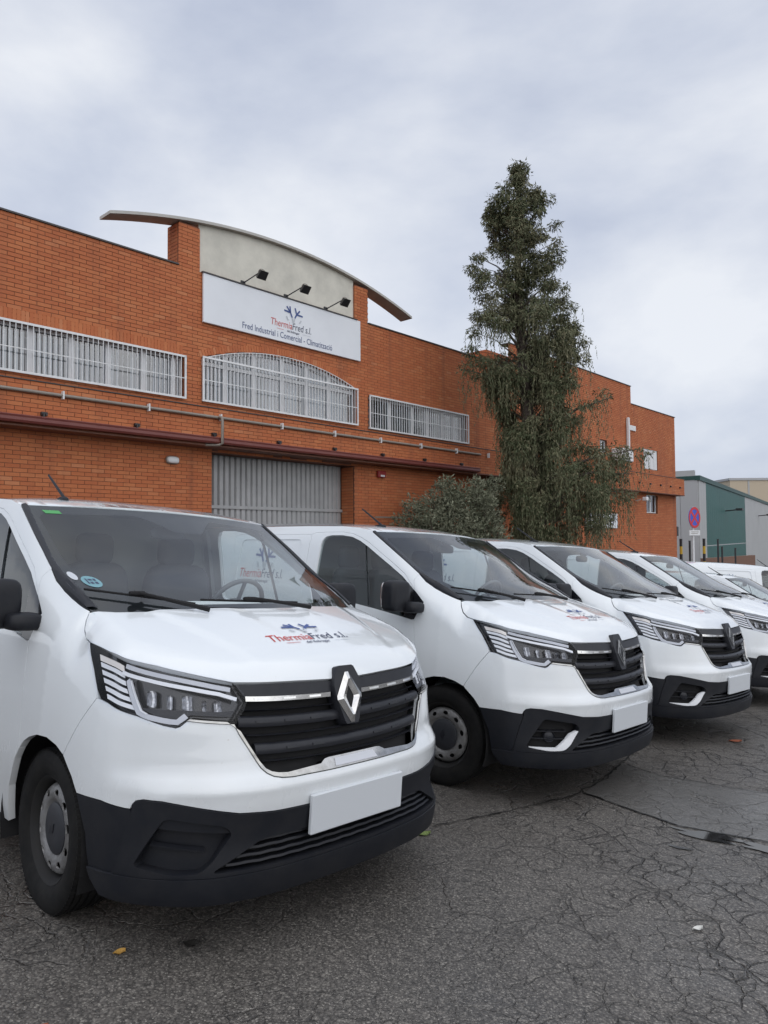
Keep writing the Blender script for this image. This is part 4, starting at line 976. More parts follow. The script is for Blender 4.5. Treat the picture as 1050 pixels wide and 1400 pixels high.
# ------------------------------------------------------------------ brick building
DW=Vector((.67426666,.73848796,0)); NW=Vector((-.73848796,.67426666,0)); D0=12.87
BM=Matrix(((DW.x,NW.x,0,NW.x*D0),(DW.y,NW.y,0,NW.y*D0),(0,0,1,0),(0,0,0,1)))
def wp(px,py,off=0):
    d=rt_*((px-525)/FPX)-up_*((py-700)/FPX)+fw_; k=(D0-off)/d.dot(NW); X=d*k; return X.dot(DW),X.z+CAMZ
def brick_mat():
    m=mat('brick_clay',(.36,.118,.05),.82); nt=m.node_tree; N=nt.nodes; L=nt.links; b=N['Principled BSDF']
    ge=N.new('ShaderNodeNewGeometry'); oi=N.new('ShaderNodeObjectInfo'); ad=N.new('ShaderNodeMath'); ad.operation='ADD'; fr=N.new('ShaderNodeMath'); fr.operation='FRACT'
    L.new(ge.outputs['Random Per Island'],ad.inputs[0]); L.new(oi.outputs['Random'],ad.inputs[1]); L.new(ad.outputs[0],fr.inputs[0])
    cr=N.new('ShaderNodeValToRGB'); e=cr.color_ramp.elements; e[0].color=(.445,.130,.048,1); e[1].color=(.54,.19,.078,1); q=e.new(.5); q.color=(.49,.152,.056,1); q=e.new(.93); q.color=(.52,.178,.068,1); e[-1].color=(.53,.21,.095,1)
    L.new(fr.outputs[0],cr.inputs[0])
    def wn(sc,ro=.6):
        n=N.new('ShaderNodeTexNoise'); n.inputs['Scale'].default_value=sc; n.inputs['Detail'].default_value=5; n.inputs['Roughness'].default_value=ro; L.new(ge.outputs['Position'],n.inputs['Vector']); return n
    n1=wn(.45); r1=N.new('ShaderNodeValToRGB'); r1.color_ramp.elements[0].position=.40; r1.color_ramp.elements[1].position=.68; r1.color_ramp.elements[1].color=(.5,.5,.5,1); L.new(n1.outputs['Fac'],r1.inputs[0])
    mx=N.new('ShaderNodeMixRGB'); L.new(r1.outputs[0],mx.inputs[0]); L.new(cr.outputs[0],mx.inputs[1]); mx.inputs[2].default_value=(.41,.115,.044,1)
    n2=wn(30,.7); r2=N.new('ShaderNodeValToRGB'); r2.color_ramp.elements[0].position=.55; r2.color_ramp.elements[1].position=.8; r2.color_ramp.elements[1].color=(.45,.45,.45,1); L.new(n2.outputs['Fac'],r2.inputs[0])
    m2=N.new('ShaderNodeMixRGB'); L.new(r2.outputs[0],m2.inputs[0]); L.new(mx.outputs[0],m2.inputs[1]); m2.inputs[2].default_value=(.50,.21,.11,1)
    mp=N.new('ShaderNodeMapping'); mp.inputs['Scale'].default_value=(2.6,2.6,.16); L.new(ge.outputs['Position'],mp.inputs[0]); n3=N.new('ShaderNodeTexNoise'); n3.inputs['Scale'].default_value=1.0; n3.inputs['Detail'].default_value=6; n3.inputs['Roughness'].default_value=.6; L.new(mp.outputs[0],n3.inputs['Vector'])
    r3=N.new('ShaderNodeValToRGB'); r3.color_ramp.elements[0].position=.52; r3.color_ramp.elements[1].position=.74; r3.color_ramp.elements[1].color=(.55,.55,.55,1); L.new(n3.outputs['Fac'],r3.inputs[0])
    m3=N.new('ShaderNodeMixRGB'); L.new(r3.outputs[0],m3.inputs[0]); L.new(m2.outputs[0],m3.inputs[1]); m3.inputs[2].default_value=(.24,.085,.045,1); L.new(m3.outputs[0],b.inputs['Base Color'])
    bp=N.new('ShaderNodeBump'); bp.inputs['Strength'].default_value=.4; bp.inputs['Distance'].default_value=.004; L.new(n2.outputs['Fac'],bp.inputs['Height']); L.new(bp.outputs[0],b.inputs['Normal'])
    return m
M['brick']=brick_mat()
M['mortar']=mat('mortar',(.17,.065,.036),.95,noise=(3,(.22,.13,.09),.5))
M['concrete']=mat('painted_concrete',(.68,.66,.58),.85,noise=(1.6,(.44,.43,.38),.6),bump=(40,.15,.004))
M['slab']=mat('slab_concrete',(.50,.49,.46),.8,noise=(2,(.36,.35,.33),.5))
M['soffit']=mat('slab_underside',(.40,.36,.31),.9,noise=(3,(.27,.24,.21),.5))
M['white']=mat('white_lacquer',(.76,.77,.78),.4,noise=(8,(.55,.55,.54),.35))
M['pvc']=mat('window_frame_white',(.70,.71,.72),.4)
M['pane']=glass('window_pane',(.74,.80,.85),1.5,boost=.13)
M['blind']=mat('blind_fabric',(.66,.69,.72),.8); M['blind2']=mat('blind_fabric_grey',(.34,.37,.40),.8); M['room']=mat('dark_room',(.035,.038,.042),.9)
M['maroon']=mat('maroon_gutter',(.145,.032,.026),.45,noise=(2,(.19,.06,.045),.5))
M['brownpaint']=mat('brown_soffit',(.20,.085,.055),.7,noise=(2,(.12,.06,.04),.5))
M['door']=mat('galvanised_door',(.42,.425,.43),.45,metal=.2,noise=(1.5,(.31,.315,.32),.7))
M['pipe']=mat('grey_conduit',(.27,.235,.20),.55,noise=(5,(.19,.165,.14),.5))
M['coping']=mat('dark_coping',(.055,.05,.05),.5)
M['banner']=mat('banner_white',(.80,.83,.87),.45,noise=(1.2,(.68,.71,.75),.35))
M['black']=mat('black_metal',(.02,.02,.022),.4)
M['redbox']=mat('alarm_red',(.28,.02,.02),.4)
build=empty('brick_warehouse',BM); tag(build,'two storey orange brick industrial building with curved roof gable and white banner','building')
AC=(10.77,5.71-6.45,6.45)              # arched window: centre t, z, radius
GC=(10.76,8.36-14.86,14.86)            # roof arc
def arcz(c,t): return c[1]+math.sqrt(max(0,c[2]**2-(t-c[0])**2))
OPU=[(2.2,8.05,4.37,5.22),(13.53,17.87,4.35,5.20),(31.1,32.66,4.46,5.40),(26.84,27.48,4.85,5.36),(23.2,24.0,4.85,5.36)]
OPL=[(8.73,12.98,-4,3.34),(19.0,22.4,-4,3.15),(31.3,32.55,2.53,3.36)]
def cut(iv,a,b):
    out=[]
    for x,y in iv:
        if b<=x or a>=y: out.append((x,y)); continue
        if a>x: out.append((x,a))
        if b<y: out.append((b,y))
    return out
bricks=[]      # (t0,t1,z0,z1,y)
def lay(t0,t1,z0,z1,opens,y,extra=None,ztop=None):
    k=0; z=z0
    n=int(round((z1-z0)/.075))
    for k in range(n):
        za=z0+k*.075; zm=za+.0375; iv=[(t0,t1)]
        for a,b,c,d in opens:
            if c<zm<d: iv=cut(iv,a,b)
        if extra: iv=extra(zm,iv)
        for a,b in iv:
            st_=math.floor((a-.125*(k%2))/.25)*.25+.125*(k%2)
            while st_<b:
                p=max(st_,a);q=min(st_+.25,b)
                if q-p>.035: bricks.append((p+.005,q-.005,za+.005,za+.070,y+random.uniform(-.002,.002)))
                st_+=.25
def upx(zm,iv):
    if 4.38<zm<5.71:
        if zm<5.29: iv=cut(iv,8.48,13.06)
        else:
            hw_=math.sqrt(max(0,AC[2]**2-(zm-AC[1])**2)); iv=cut(iv,AC[0]-hw_,AC[0]+hw_)
    if zm>7.06: iv=cut(iv,8.43,13.04)
    return iv
lay(0.5,20.3,4.17,7.095,OPU,0,upx)
lay(20.3,29.85,4.17,7.92,OPU,0); lay(29.85,34.8,4.17,7.17,OPU,0)
lay(0.5,34.8,3.42,4.17,[],-.40)
lay(0.5,34.8,-2.6,3.40,OPL,0)
for a,b in ((7.92,8.43),(13.04,13.53)):
    zz=7.095
    lay(a,b,7.095,8.02,[],0)
print('bricks',len(bricks))
def vis(b):
    t=(b[0]+b[1])/2; return 4.55<t<8.0 and 5.30<b[2]<7.09
order=sorted(range(len(bricks)),key=lambda i:(0 if vis(bricks[i]) else 1,bricks[i][0]))
single=set(order[:300])
bm_cache={}
def brick_mesh(w):
    w=round(w,2)
    if w not in bm_cache:
        b=MB(); b.bbox(0,w,0,.05,0,.065,.0025); bm_cache[w]=b.mesh('brick',M['brick'])
    return bm_cache[w]
walls=MB(); sv=[];sf=[]
for i,(a,b,c,d,y) in enumerate(bricks):
    if i in single: continue
    n=len(sv); sv+=[(a,y,c),(b,y,c),(b,y,d),(a,y,d),(a,y+.04,c),(b,y+.04,c),(b,y+.04,d),(a,y+.04,d)]
    sf+=[(n,n+1,n+2,n+3),(n+4,n+5,n+1,n),(n+3,n+2,n+6,n+7),(n+1,n+5,n+6,n+2),(n+4,n,n+3,n+7)]
def planar(y):
    def f(u,v): return np.column_stack([u,np.full(len(u),y),v]),np.tile((0.,-1.,0.),(len(u),1))
    return f
archhole=[(8.48,4.38),(13.06,4.38)]+[(t,arcz(AC,t)) for t in np.linspace(13.06,8.48,21)]
rect=lambda a,b,c,d:[(a,c),(b,c),(b,d),(a,d)]
def wallsheet(name,outer,holes,y): return link(name,patch(name,outer,planar(y),M['mortar'],holes=holes,step=3,bstep=3,rim=-.0 if False else 0),build)
w_up=wallsheet('wall',[(.5,4.1),(34.79,4.1),(34.79,7.16),(29.84,7.16),(29.84,7.91),(20.3,7.91),(20.3,7.085),(13.52,7.085),(13.52,8.02),(13.05,8.02),(13.05,7.06),(8.42,7.06),(8.42,8.02),(7.93,8.02),(7.93,7.085),(.5,7.085)],[rect(*o) for o in OPU]+[archhole],.008)
w_lo=wallsheet('wall',[(.5,-2.7),(8.73,-2.7),(8.73,3.34),(12.98,3.34),(12.98,-2.7),(19.0,-2.7),(19.0,3.15),(22.4,3.15),(22.4,-2.7),(34.79,-2.7),(34.79,3.41),(.5,3.41)],[rect(*OPL[2])],.008)
bd=MB(); bd.box(.5,34.79,-.392,-.02,3.41,4.165); w_bd=link('wall',bd.mesh('wall',M['mortar']),build)
core=MB(); core.box(.5,34.78,.9,14,-3,7.0); core.box(20.3,29.8,.9,14,7.0,7.88); core.box(34.70,34.785,.02,14,-3,7.12); core.box(.5,.6,.02,14,-3,7.05); link('building_core',core.mesh('building_core',M['brick']),build)
tag(link('brickwork',mesh_of('brickwork',sv,sf,M['brick']),w_up),kind='stuff')
for i in sorted(single):
    a,b,c,d,y=bricks[i]; o=link('brick',brick_mesh(b-a),w_up); o.location=(a,y,c)
# soldier courses over the windows and arch voussoirs
sold=MB()
t=2.2
while t<8.0: sold.box(t,t+.062,-.004,.04,5.235,5.45); t+=.072
for k in range(66):
    an=math.acos((8.44-AC[0])/AC[2])+(math.acos((13.10-AC[0])/AC[2])-math.acos((8.44-AC[0])/AC[2]))*(k+.5)/66
    c,s=math.cos(an),math.sin(an); r0,r1=AC[2]+.012,AC[2]+.15; wd=.031
    P=[(AC[0]+r*c-e*s,AC[1]+r*s+e*c) for r,e in ((r0,-wd),(r1,-wd*1.02),(r1,wd*1.02),(r0,wd))]
    sold.prism(P,lambda p:(p[0],-.006,p[1]),lambda p:(p[0],.04,p[1]))
tag(link('soldier_bricks',sold.mesh('soldier_bricks',M['brick']),w_up),kind='stuff')
cp=MB(); cp.box(.5,7.92,-.03,.35,7.095,7.125); cp.box(13.53,20.3,-.03,.35,7.095,7.125); cp.box(20.3,29.86,-.03,.35,7.92,7.95); cp.box(29.86,34.83,-.03,.35,7.17,7.2); cp.box(.5,34.85,-.43,0.0,4.17,4.185)
for nm,bx in (('coping',(.5,7.92,-.03,.35,7.095,7.125)),('coping',(13.53,20.3,-.03,.35,7.095,7.125)),('coping',(20.3,29.86,-.03,.35,7.92,7.95)),('coping',(29.86,34.83,-.03,.35,7.17,7.2)),('ledge_top',(.5,34.85,-.42,-.001,4.171,4.186))):
    MB().box(*bx).obj(nm,M['coping'],build)
# gable: stained panel, pillar sides, curved slab
gp_=[(8.43,7.0),(13.04,7.0)]+[(t,arcz(GC,t)-.03) for t in np.linspace(13.04,8.43,24)]
link('gable_panel',patch('gable_panel',gp_,planar(.06),M['concrete'],step=.4,bstep=.3,rim=0),build)
for a,b in ((7.92,8.43),(13.04,13.53)):
    pz=MB()
    for zz in np.arange(7.09,8.30,.075):
        top=min(zz+.065,min(arcz(GC,a),arcz(GC,b))-.10)
        if top-zz<.02: continue
        if zz>8.0: pz.box(a+.005,b-.005,-.001,.05,zz,top)
        for (yy0,yy1) in ((.06,.29),(.30,.42)):
            pz.box(a-.002,a+.03,yy0,yy1,zz,top); pz.box(b-.03,b+.002,yy0,yy1,zz,top)
    tag(link('pillar_bricks',pz.mesh('pillar_bricks',M['brick']),build),kind='stuff')
    MB().box(a+.006,b-.006,.009,.43,7.0,min(arcz(GC,a),arcz(GC,b))-.09).obj('gable_pillar',M['mortar'],build)
sl=MB(); vs=[];ts=np.linspace(6.42,15.25,44)
for t in ts:
    z=arcz(GC,t); vs+=[(t,-.06,z),(t,.36,z),(t,.36,z-.06),(t,-.06,z-.06)]
n=len(ts); sl.add(vs,[(i*4+j,i*4+(j+1)%4,(i+1)*4+(j+1)%4,(i+1)*4+j) for i in range(n-1) for j in (0,1,3)]+[(0,1,2,3),((n-1)*4+3,(n-1)*4+2,(n-1)*4+1,(n-1)*4)])
so=sl.obj('curved_roof_slab',M['slab'],build)
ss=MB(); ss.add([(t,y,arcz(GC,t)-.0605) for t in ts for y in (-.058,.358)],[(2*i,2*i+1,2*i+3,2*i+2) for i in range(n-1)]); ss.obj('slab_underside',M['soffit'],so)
# gutter, soffit, conduit
gt=MB(); 
prof=[(-.40,3.565),(-.53,3.565),(-.545,3.55),(-.535,3.52),(-.54,3.47),(-.52,3.435),(-.40,3.43)]
gt.prism(prof,lambda p:(.5,p[0],p[1]),lambda p:(17.8,p[0],p[1])); go=gt.obj('gutter',M['maroon'],build)
MB().box(.5,34.8,-.425,.0,3.385,3.415).obj('soffit',M['brownpaint'],build)
for k in range(8):
    t=5.1+1.7*k; b=MB(); b.box(t-.05,t-.02,-.50,-.44,3.565,3.63); b.box(t-.06,t+.04,-.46,-.40,3.60,3.66); b.box(t+.0,t+.03,-.48,-.42,3.60,3.64); b.obj('gutter_bracket',M['black'],go)
cd=MB(); cd.tube([(.5,-.44,3.985),(17.95,-.44,3.985)],.03,10); co=smooth_angle(cd.mesh('conduit',M['pipe']),50); co=link('conduit',co,build)
b=MB(); b.tube([(8.59,-.47,3.99),(8.59,-.56,3.97),(8.59,-.575,3.9),(8.59,-.575,3.44),(8.55,-.50,3.41),(8.3,-.40,3.40)],.03,8); link('conduit_drop',smooth_angle(b.mesh('conduit_drop',M['pipe']),50),co)
for k in range(9):
    t=5.4+1.62*k; b=MB(); b.box(t-.012,t+.012,-.485,-.40,3.92,4.06); b.obj('conduit_clip',M['white'],co)
# windows
def window(t0,t1,z0,z1,mulls,topfn=None,grille=True,blind='blind',bsp=.0985,name='window',rail=None,shut=False):
    f=MB(); top=lambda t:(topfn(t) if topfn else z1)
    fw_w=.05
    if topfn:
        ts=np.linspace(t0,t1,29); n=len(ts)
        vs=[];
        for t in ts: vs+=[(t,.09,top(t)-.001),(t,.15,top(t)-.001),(t,.15,top(t)-.07),(t,.09,top(t)-.07)]
        f.add(vs,[(i*4+j,i*4+(j+1)%4,(i+1)*4+(j+1)%4,(i+1)*4+j) for i in range(n-1) for j in range(4)])
    else: f.box(t0,t1,.09,.15,z1-.05,z1)
    f.box(t0,t1,.09,.15,z0,z0+.05); f.box(t0,t0+fw_w,.092,.148,z0+.05,top(t0)-.04); f.box(t1-fw_w,t1,.092,.148,z0+.05,top(t1)-.04)
    wo=f.obj(name,M['pvc'],build)
    # reveal and room
    rv=MB(); rv.box(t0-.02,t1+.02,.86,.88,z0-.1,(topfn(10.77) if topfn else z1)+.1); rv.obj('room_back',M['room'],wo)
    rl=MB(); rl.add([(t0,.0,z0),(t1,0,z0),(t1,.9,z0),(t0,.9,z0)],[(0,1,2,3)]); rl.add([(t0,.03,z0),(t0,.9,z0),(t0,.9,top(t0)),(t0,.03,top(t0))],[(0,1,2,3)]); rl.add([(t1,.03,z0),(t1,.9,z0),(t1,.9,top(t1)),(t1,.03,top(t1))],[(0,1,2,3)])
    ts=np.linspace(t0,t1,25); rl.add([(t,y,top(t)) for t in ts for y in (.02,.9)],[(2*i,2*i+1,2*i+3,2*i+2) for i in range(24)])
    rl.obj('reveal',M['mortar'],wo,fix=False)
    edges=[t0+fw_w]+list(mulls)+[t1-fw_w]
    for m_ in mulls: MB().box(m_-.055,m_+.055,.088,.152,z0+.05,top(m_)-.05).obj('mullion',M['pvc'],wo)
    if rail: MB().box(t0+.05,t1-.05,.085,.155,rail-.04,rail+.04).obj('transom',M['pvc'],wo)
    for a,b in zip(edges[:-1],edges[1:]):
        pa=[(a,z0+.05),(b,z0+.05)]+[(t,top(t)-.05) for t in np.linspace(b,a,6)]
        q=MB(); q.add([(x,.12,z) for x,z in pa],[tuple(range(len(pa)))]); q.obj('pane',M['pane'],wo)
    if blind:
        bb=MB(); t=t0+.06
        while t<t1-.12:
            if random.random()<.93:
                w=.085; an=random.uniform(.25,.5)
                q=MB(); bb.add([(t,.20,z0+.06),(t+w*math.cos(an),.20+w*math.sin(an),z0+.06),(t+w*math.cos(an),.20+w*math.sin(an),top(t)-.08),(t,.20,top(t)-.08)],[(0,1,2,3)])
            t+=.098
        tag(bb.obj('blinds',M[blind],wo,fix=False),kind='stuff')
    if grille:
        fr=MB(); e=.03
        fr.box(t0-.02,t1+.02,-.075,-.045,z0-.02,z0+.02); fr.box(t0-.02,t0+.015,-.075,-.045,z0+.02,top(t0)-.0); fr.box(t1-.015,t1+.02,-.075,-.045,z0+.02,top(t1))
        if topfn: fr.box(t0-.02,t1+.02,-.077,-.043,5.27,5.31)
        else: fr.box(t0-.02,t1+.02,-.075,-.045,z1-.02,z1+.02)
        zm=(z0+ (5.29 if topfn else z1))/2-.02; fr.box(t0,t1,-.066,-.054,zm-.008,zm+.008)
        k=t0
        while k<t1: fr.box(k,k+.03,-.05,.02,z0-.012,z0+.012); k+=1.2
        go_=fr.obj('grille_frame',M['white'],wo)
        if topfn:
            ar=MB(); ar.tube([(t,-.06,top(t)-.025) for t in np.linspace(t0,t1,33)],.010,6); ar.obj('grille_arch',M['white'],wo)
        nb=int((t1-t0)/bsp)
        for i in range(1,nb+1):
            t=t0+(t1-t0)*i/(nb+1); MB().box(t-.0055,t+.0055,-.07,-.052,z0+.02,(top(t)-.03) if topfn else z1-.02).obj('bar',M['white'],wo,fix=False)
    return wo
window(3.4,8.05,4.37,5.22,[4.36,5.07,5.78,6.48,7.2,7.86],blind='blind2')
MB().box(2.2,3.4,.02,.06,4.37,5.22).obj('blank_infill',M['brick'],build)
window(8.48,13.06,4.38,5.71,[9.12,9.88,10.71,11.45,12.2],topfn=lambda t:arcz(AC,t),blind='blind',rail=5.20)
window(13.53,17.87,4.35,5.20,[14.45,15.4,16.05,16.75,17.3],blind='blind')
for (a,b,c,d) in OPU[2:]:
    wo=window(a,b,c,d,[(a+b)/2],grille=False,blind='blind')
for (a,b,c,d) in [OPL[2]]:
    wo=window(a,b,c,d,[(a+b)/2],grille=False,blind='blind2')
# shutters on the far upper window
for k in range(4):
    t=31.12+.385*k; MB().box(t,t+.36,.03,.06,4.50,5.37).obj('shutter',M['white'],build)
# roller / sheet metal door
do=MB(); do.box(8.73,12.98,.50,.56,-3,3.34); do=do.obj('loading_door',M['door'],build)
npn=28
for k in range(npn):
    a=8.76+(12.95-8.76)*k/npn; b=8.76+(12.95-8.76)*(k+1)/npn
    q=MB(); q.add([(a+.004,.495,-3),(a+.03,.455,-3),(b-.03,.455,-3),(b-.004,.495,-3),(a+.004,.495,3.33),(a+.03,.455,3.33),(b-.03,.455,3.33),(b-.004,.495,3.33)],[(0,1,5,4),(1,2,6,5),(2,3,7,6)]); q.obj('door_panel',M['door'],do,fix=False)
MB().box(8.74,12.97,.42,.452,2.16,2.23).obj('door_rail',M['door'],do)
MB().box(8.735,8.82,.40,.452,-3,3.33).obj('door_frame',M['door'],do)
jm=[]
for k in range(-34,45):
    za=k*.075
    if za+.07>3.36: continue
    for y0,y1 in ((.055,.25),(.255,.45)): jm.append((za,y0,y1))
jb=MB()
for za,y0,y1 in jm:
    jb.box(12.972,12.99,y0,y1,za+.005,za+.07); jb.box(8.72,8.738,y0,y1,za+.005,za+.07)
tag(jb.obj('jamb_bricks',M['brick'],build),kind='stuff'); MB().box(12.985,13.03,.01,.55,-3,3.4).obj('jamb',M['mortar'],build); MB().box(8.68,8.725,.01,.55,-3,3.4).obj('jamb',M['mortar'],build)
MB().box(8.73,12.98,.0,.56,3.341,3.384).obj('lintel',M['brownpaint'],build)
# dark entrance behind the tree
MB().box(19.0,22.4,1.2,1.25,-3,3.2).obj('entrance_back',M['room'],build)
b=MB(); b.box(18.9,21.5,-1.1,-.02,3.16,3.30); b.box(18.9,21.5,-1.12,-1.04,3.22,3.40); b.obj('entrance_canopy',M['black'],build)
b=MB(); b.box(19.0,21.5,-1.13,-.9,3.36,3.41); b.obj('canopy_edge',M['pipe'],build)
# small fittings on the facade
b=MB(); b.superell((29.35,-.08,5.85),(.06,.06,.68),.3,12,8); b.obj('flue_pipe',M['white'],build)
MB().bbox(29.62,30.22,-.05,.02,6.02,6.24,.01).obj('vent_grille',M['white'],build)
b=MB(); b.bbox(27.7,28.75,-.55,-.08,4.55,5.05,.02); b.obj('air_conditioner',M['white'],build)
for k in range(7): MB().box(27.74,28.3,-.556,-.552,4.60+.06*k,4.63+.06*k).obj('louvre',M['pipe'],build)
b=MB(); b.superell((7.78,-.05,3.08),(.13,.05,.065),.6,20,10); bl=link('bulkhead_lamp',smooth_angle(b.mesh('bulkhead_lamp',M['white']),60),build)
b=MB(); b.superell((7.78,-.03,3.08),(.15,.03,.082),.6,20,8); link('lamp_housing',smooth_angle(b.mesh('lamp_housing',M['pipe']),60),bl)
b=MB(); b.bbox(13.80,14.10,-.10,-.005,3.08,3.26,.02); ab=b.obj('alarm_box',M['redbox'],build); MB().bbox(13.87,14.03,-.105,-.099,3.10,3.15,.002).obj('alarm_strobe',M['white'],ab)
MB().box(13.75,14.85,-.012,-.002,2.02,2.06).obj('wall_plate',M['pipe'],build)
# flood light by the low window, corner cables
b=MB(); b.tube([(30.1,-.01,3.02),(30.1,-.35,3.08)],.02,6); b.bbox(30.0,30.22,-.55,-.35,3.0,3.16,.02); b.obj('flood_light',M['white'],build)
b=MB(); b.tube([(34.86,.05,3.4),(34.87,.05,1.6),(34.86,.05,-2)],.02,6); b.bbox(34.82,35.0,-.02,.12,1.5,1.95,.02); b.obj('meter_box',M['black'],build)
for k in range(12):
    t=21.5+1.15*k; MB().box(t,t+.08,-.46,-.40,3.72,3.79).obj('scupper',M['black'],build)
# name board of the neighbour
nb=MB(); nb.bbox(25.40,28.17,-.08,-.02,1.83,2.42,.005); nbo=nb.obj('name_board',M['banner'],build)
v,f,bx=text_polys('umaser',.62,bold=.004); k=1.95/(bx[1]-bx[0])
link('name_lettering',mesh_of('name_lettering',[(26.0+(a-bx[0])*k,-.084,1.96+c*k*.9) for a,c in v],f,M['navy']),nbo)
# ------------------------------------------------------------------ banner with the firm's name, and its lamps
bn=empty('banner',BM); tag(bn,'white firm banner with blue snowflake and red and navy lettering under the gable','banner')
ban=MB(); ban.bbox(8.47,13.17,-.07,-.02,6.03,7.07,.006); ban.obj('banner_board',M['banner'],bn)
def bfn(cx,cz,sx=1.):
    def f(x,y,o): return np.column_stack([cx+x*sx,np.full(len(x),-.071-o*1.5),cz+y])
    return f
for n_,me in logo_meshes(bfn(10.86,6.37),1.22): link(n_,me,bn)
v,f,bx=text_polys('Fred Industrial i Comercial - Climatització',1,bold=.006,spacing=1.02); k=2.70/(bx[1]-bx[0])
link('banner_line',mesh_of('banner_line',[(9.46+(a-bx[0])*k,-.0745,6.115+c*.20) for a,c in v],f,M['tagline']),bn)
MB().box(8.44,13.05,-.09,-.02,7.072,7.095).obj('banner_rail',M['coping'],bn)
for i,(t,ln_) in enumerate(((9.50,'left'),(10.72,'middle'),(11.98,'right'))):
    lo=empty('sign_lamp',BM@Matrix.Translation((t,-.02,7.12))); tag(lo,'black flood lamp on a long arm above the banner, '+('leftmost of three' if i==0 else 'middle of three' if i==1 else 'rightmost of three'),'lamp','lamps above the banner')
    b=MB(); b.tube([(0,0,-.02),(0,-.04,0),(0,-.70,.10)],.014,6); b.obj('arm',M['black'],lo)
    b=MB(); b.bbox(-.06,.06,-.04,.0,-.05,.05,.008); b.obj('wall_bracket',M['black'],lo)
    b=MB(); b.add([(-.10,-.80,.06),(.10,-.80,.06),(.12,-.66,-.08),(-.12,-.66,-.08),(-.08,-.72,.10),(.08,-.72,.10),(.09,-.60,-.02),(-.09,-.60,-.02)],[(3,2,1,0),(4,5,6,7),(0,1,5,4),(1,2,6,5),(2,3,7,6),(3,0,4,7)]); b.obj('lamp_head',M['black'],lo)
    b=MB(); b.tube([(.11*math.cos(a),-.70,.03+.10*math.sin(a)) for a in np.linspace(0,math.pi,9)],.008,5); b.obj('lamp_yoke',M['pipe'],lo)
# ------------------------------------------------------------------ trees and shrubs
def leaf_mat(name,c1,c2,c3):
    m=mat(name,c1,.65); nt=m.node_tree; N=nt.nodes; L=nt.links; b=N['Principled BSDF']
    ge=N.new('ShaderNodeNewGeometry'); cr=N.new('ShaderNodeValToRGB'); e=cr.color_ramp.elements
    e[0].color=(*c1,1); e[1].color=(*c3,1); q=e.new(.55); q.color=(*c2,1); L.new(ge.outputs['Random Per Island'],cr.inputs[0])
    n=N.new('ShaderNodeTexNoise'); n.inputs['Scale'].default_value=1.1; L.new(ge.outputs['Position'],n.inputs['Vector'])
    mx=N.new('ShaderNodeMixRGB'); mx.blend_type='MIX'; r=N.new('ShaderNodeValToRGB'); r.color_ramp.elements[0].position=.45; r.color_ramp.elements[1].position=.7; r.color_ramp.elements[1].color=(.55,.55,.55,1); L.new(n.outputs['Fac'],r.inputs[0])
    L.new(r.outputs[0],mx.inputs[0]); L.new(cr.outputs[0],mx.inputs[1]); mx.inputs[2].default_value=(*[x*.9+.004 for x in c3],1)
    L.new(mx.outputs[0],b.inputs['Base Color']); b.inputs['Specular IOR Level'].default_value=.25
    return m
M['needle']=leaf_mat('cypress_foliage',(.070,.088,.046),(.118,.134,.070),(.21,.19,.115))
M['shrubleaf']=leaf_mat('shrub_foliage',(.105,.120,.078),(.155,.170,.112),(.25,.255,.18))
M['bark']=mat('bark',(.095,.075,.06),.9,noise=(6,(.05,.04,.033),.8),bump=(25,.6,.02))
def bpt(t,y,z): return BM@Vector((t,y,z))
RIGHT=Vector((1,0,0)); DEEP=Vector((0,1,0))
def quadleaf(V,F,p,d,side,l,w):
    n=len(V); q=p+d*l; m_=p+d*(l*.45)
    V+= [p,m_+side*w,q,m_-side*w]; F.append((n,n+1,n+2,n+3))
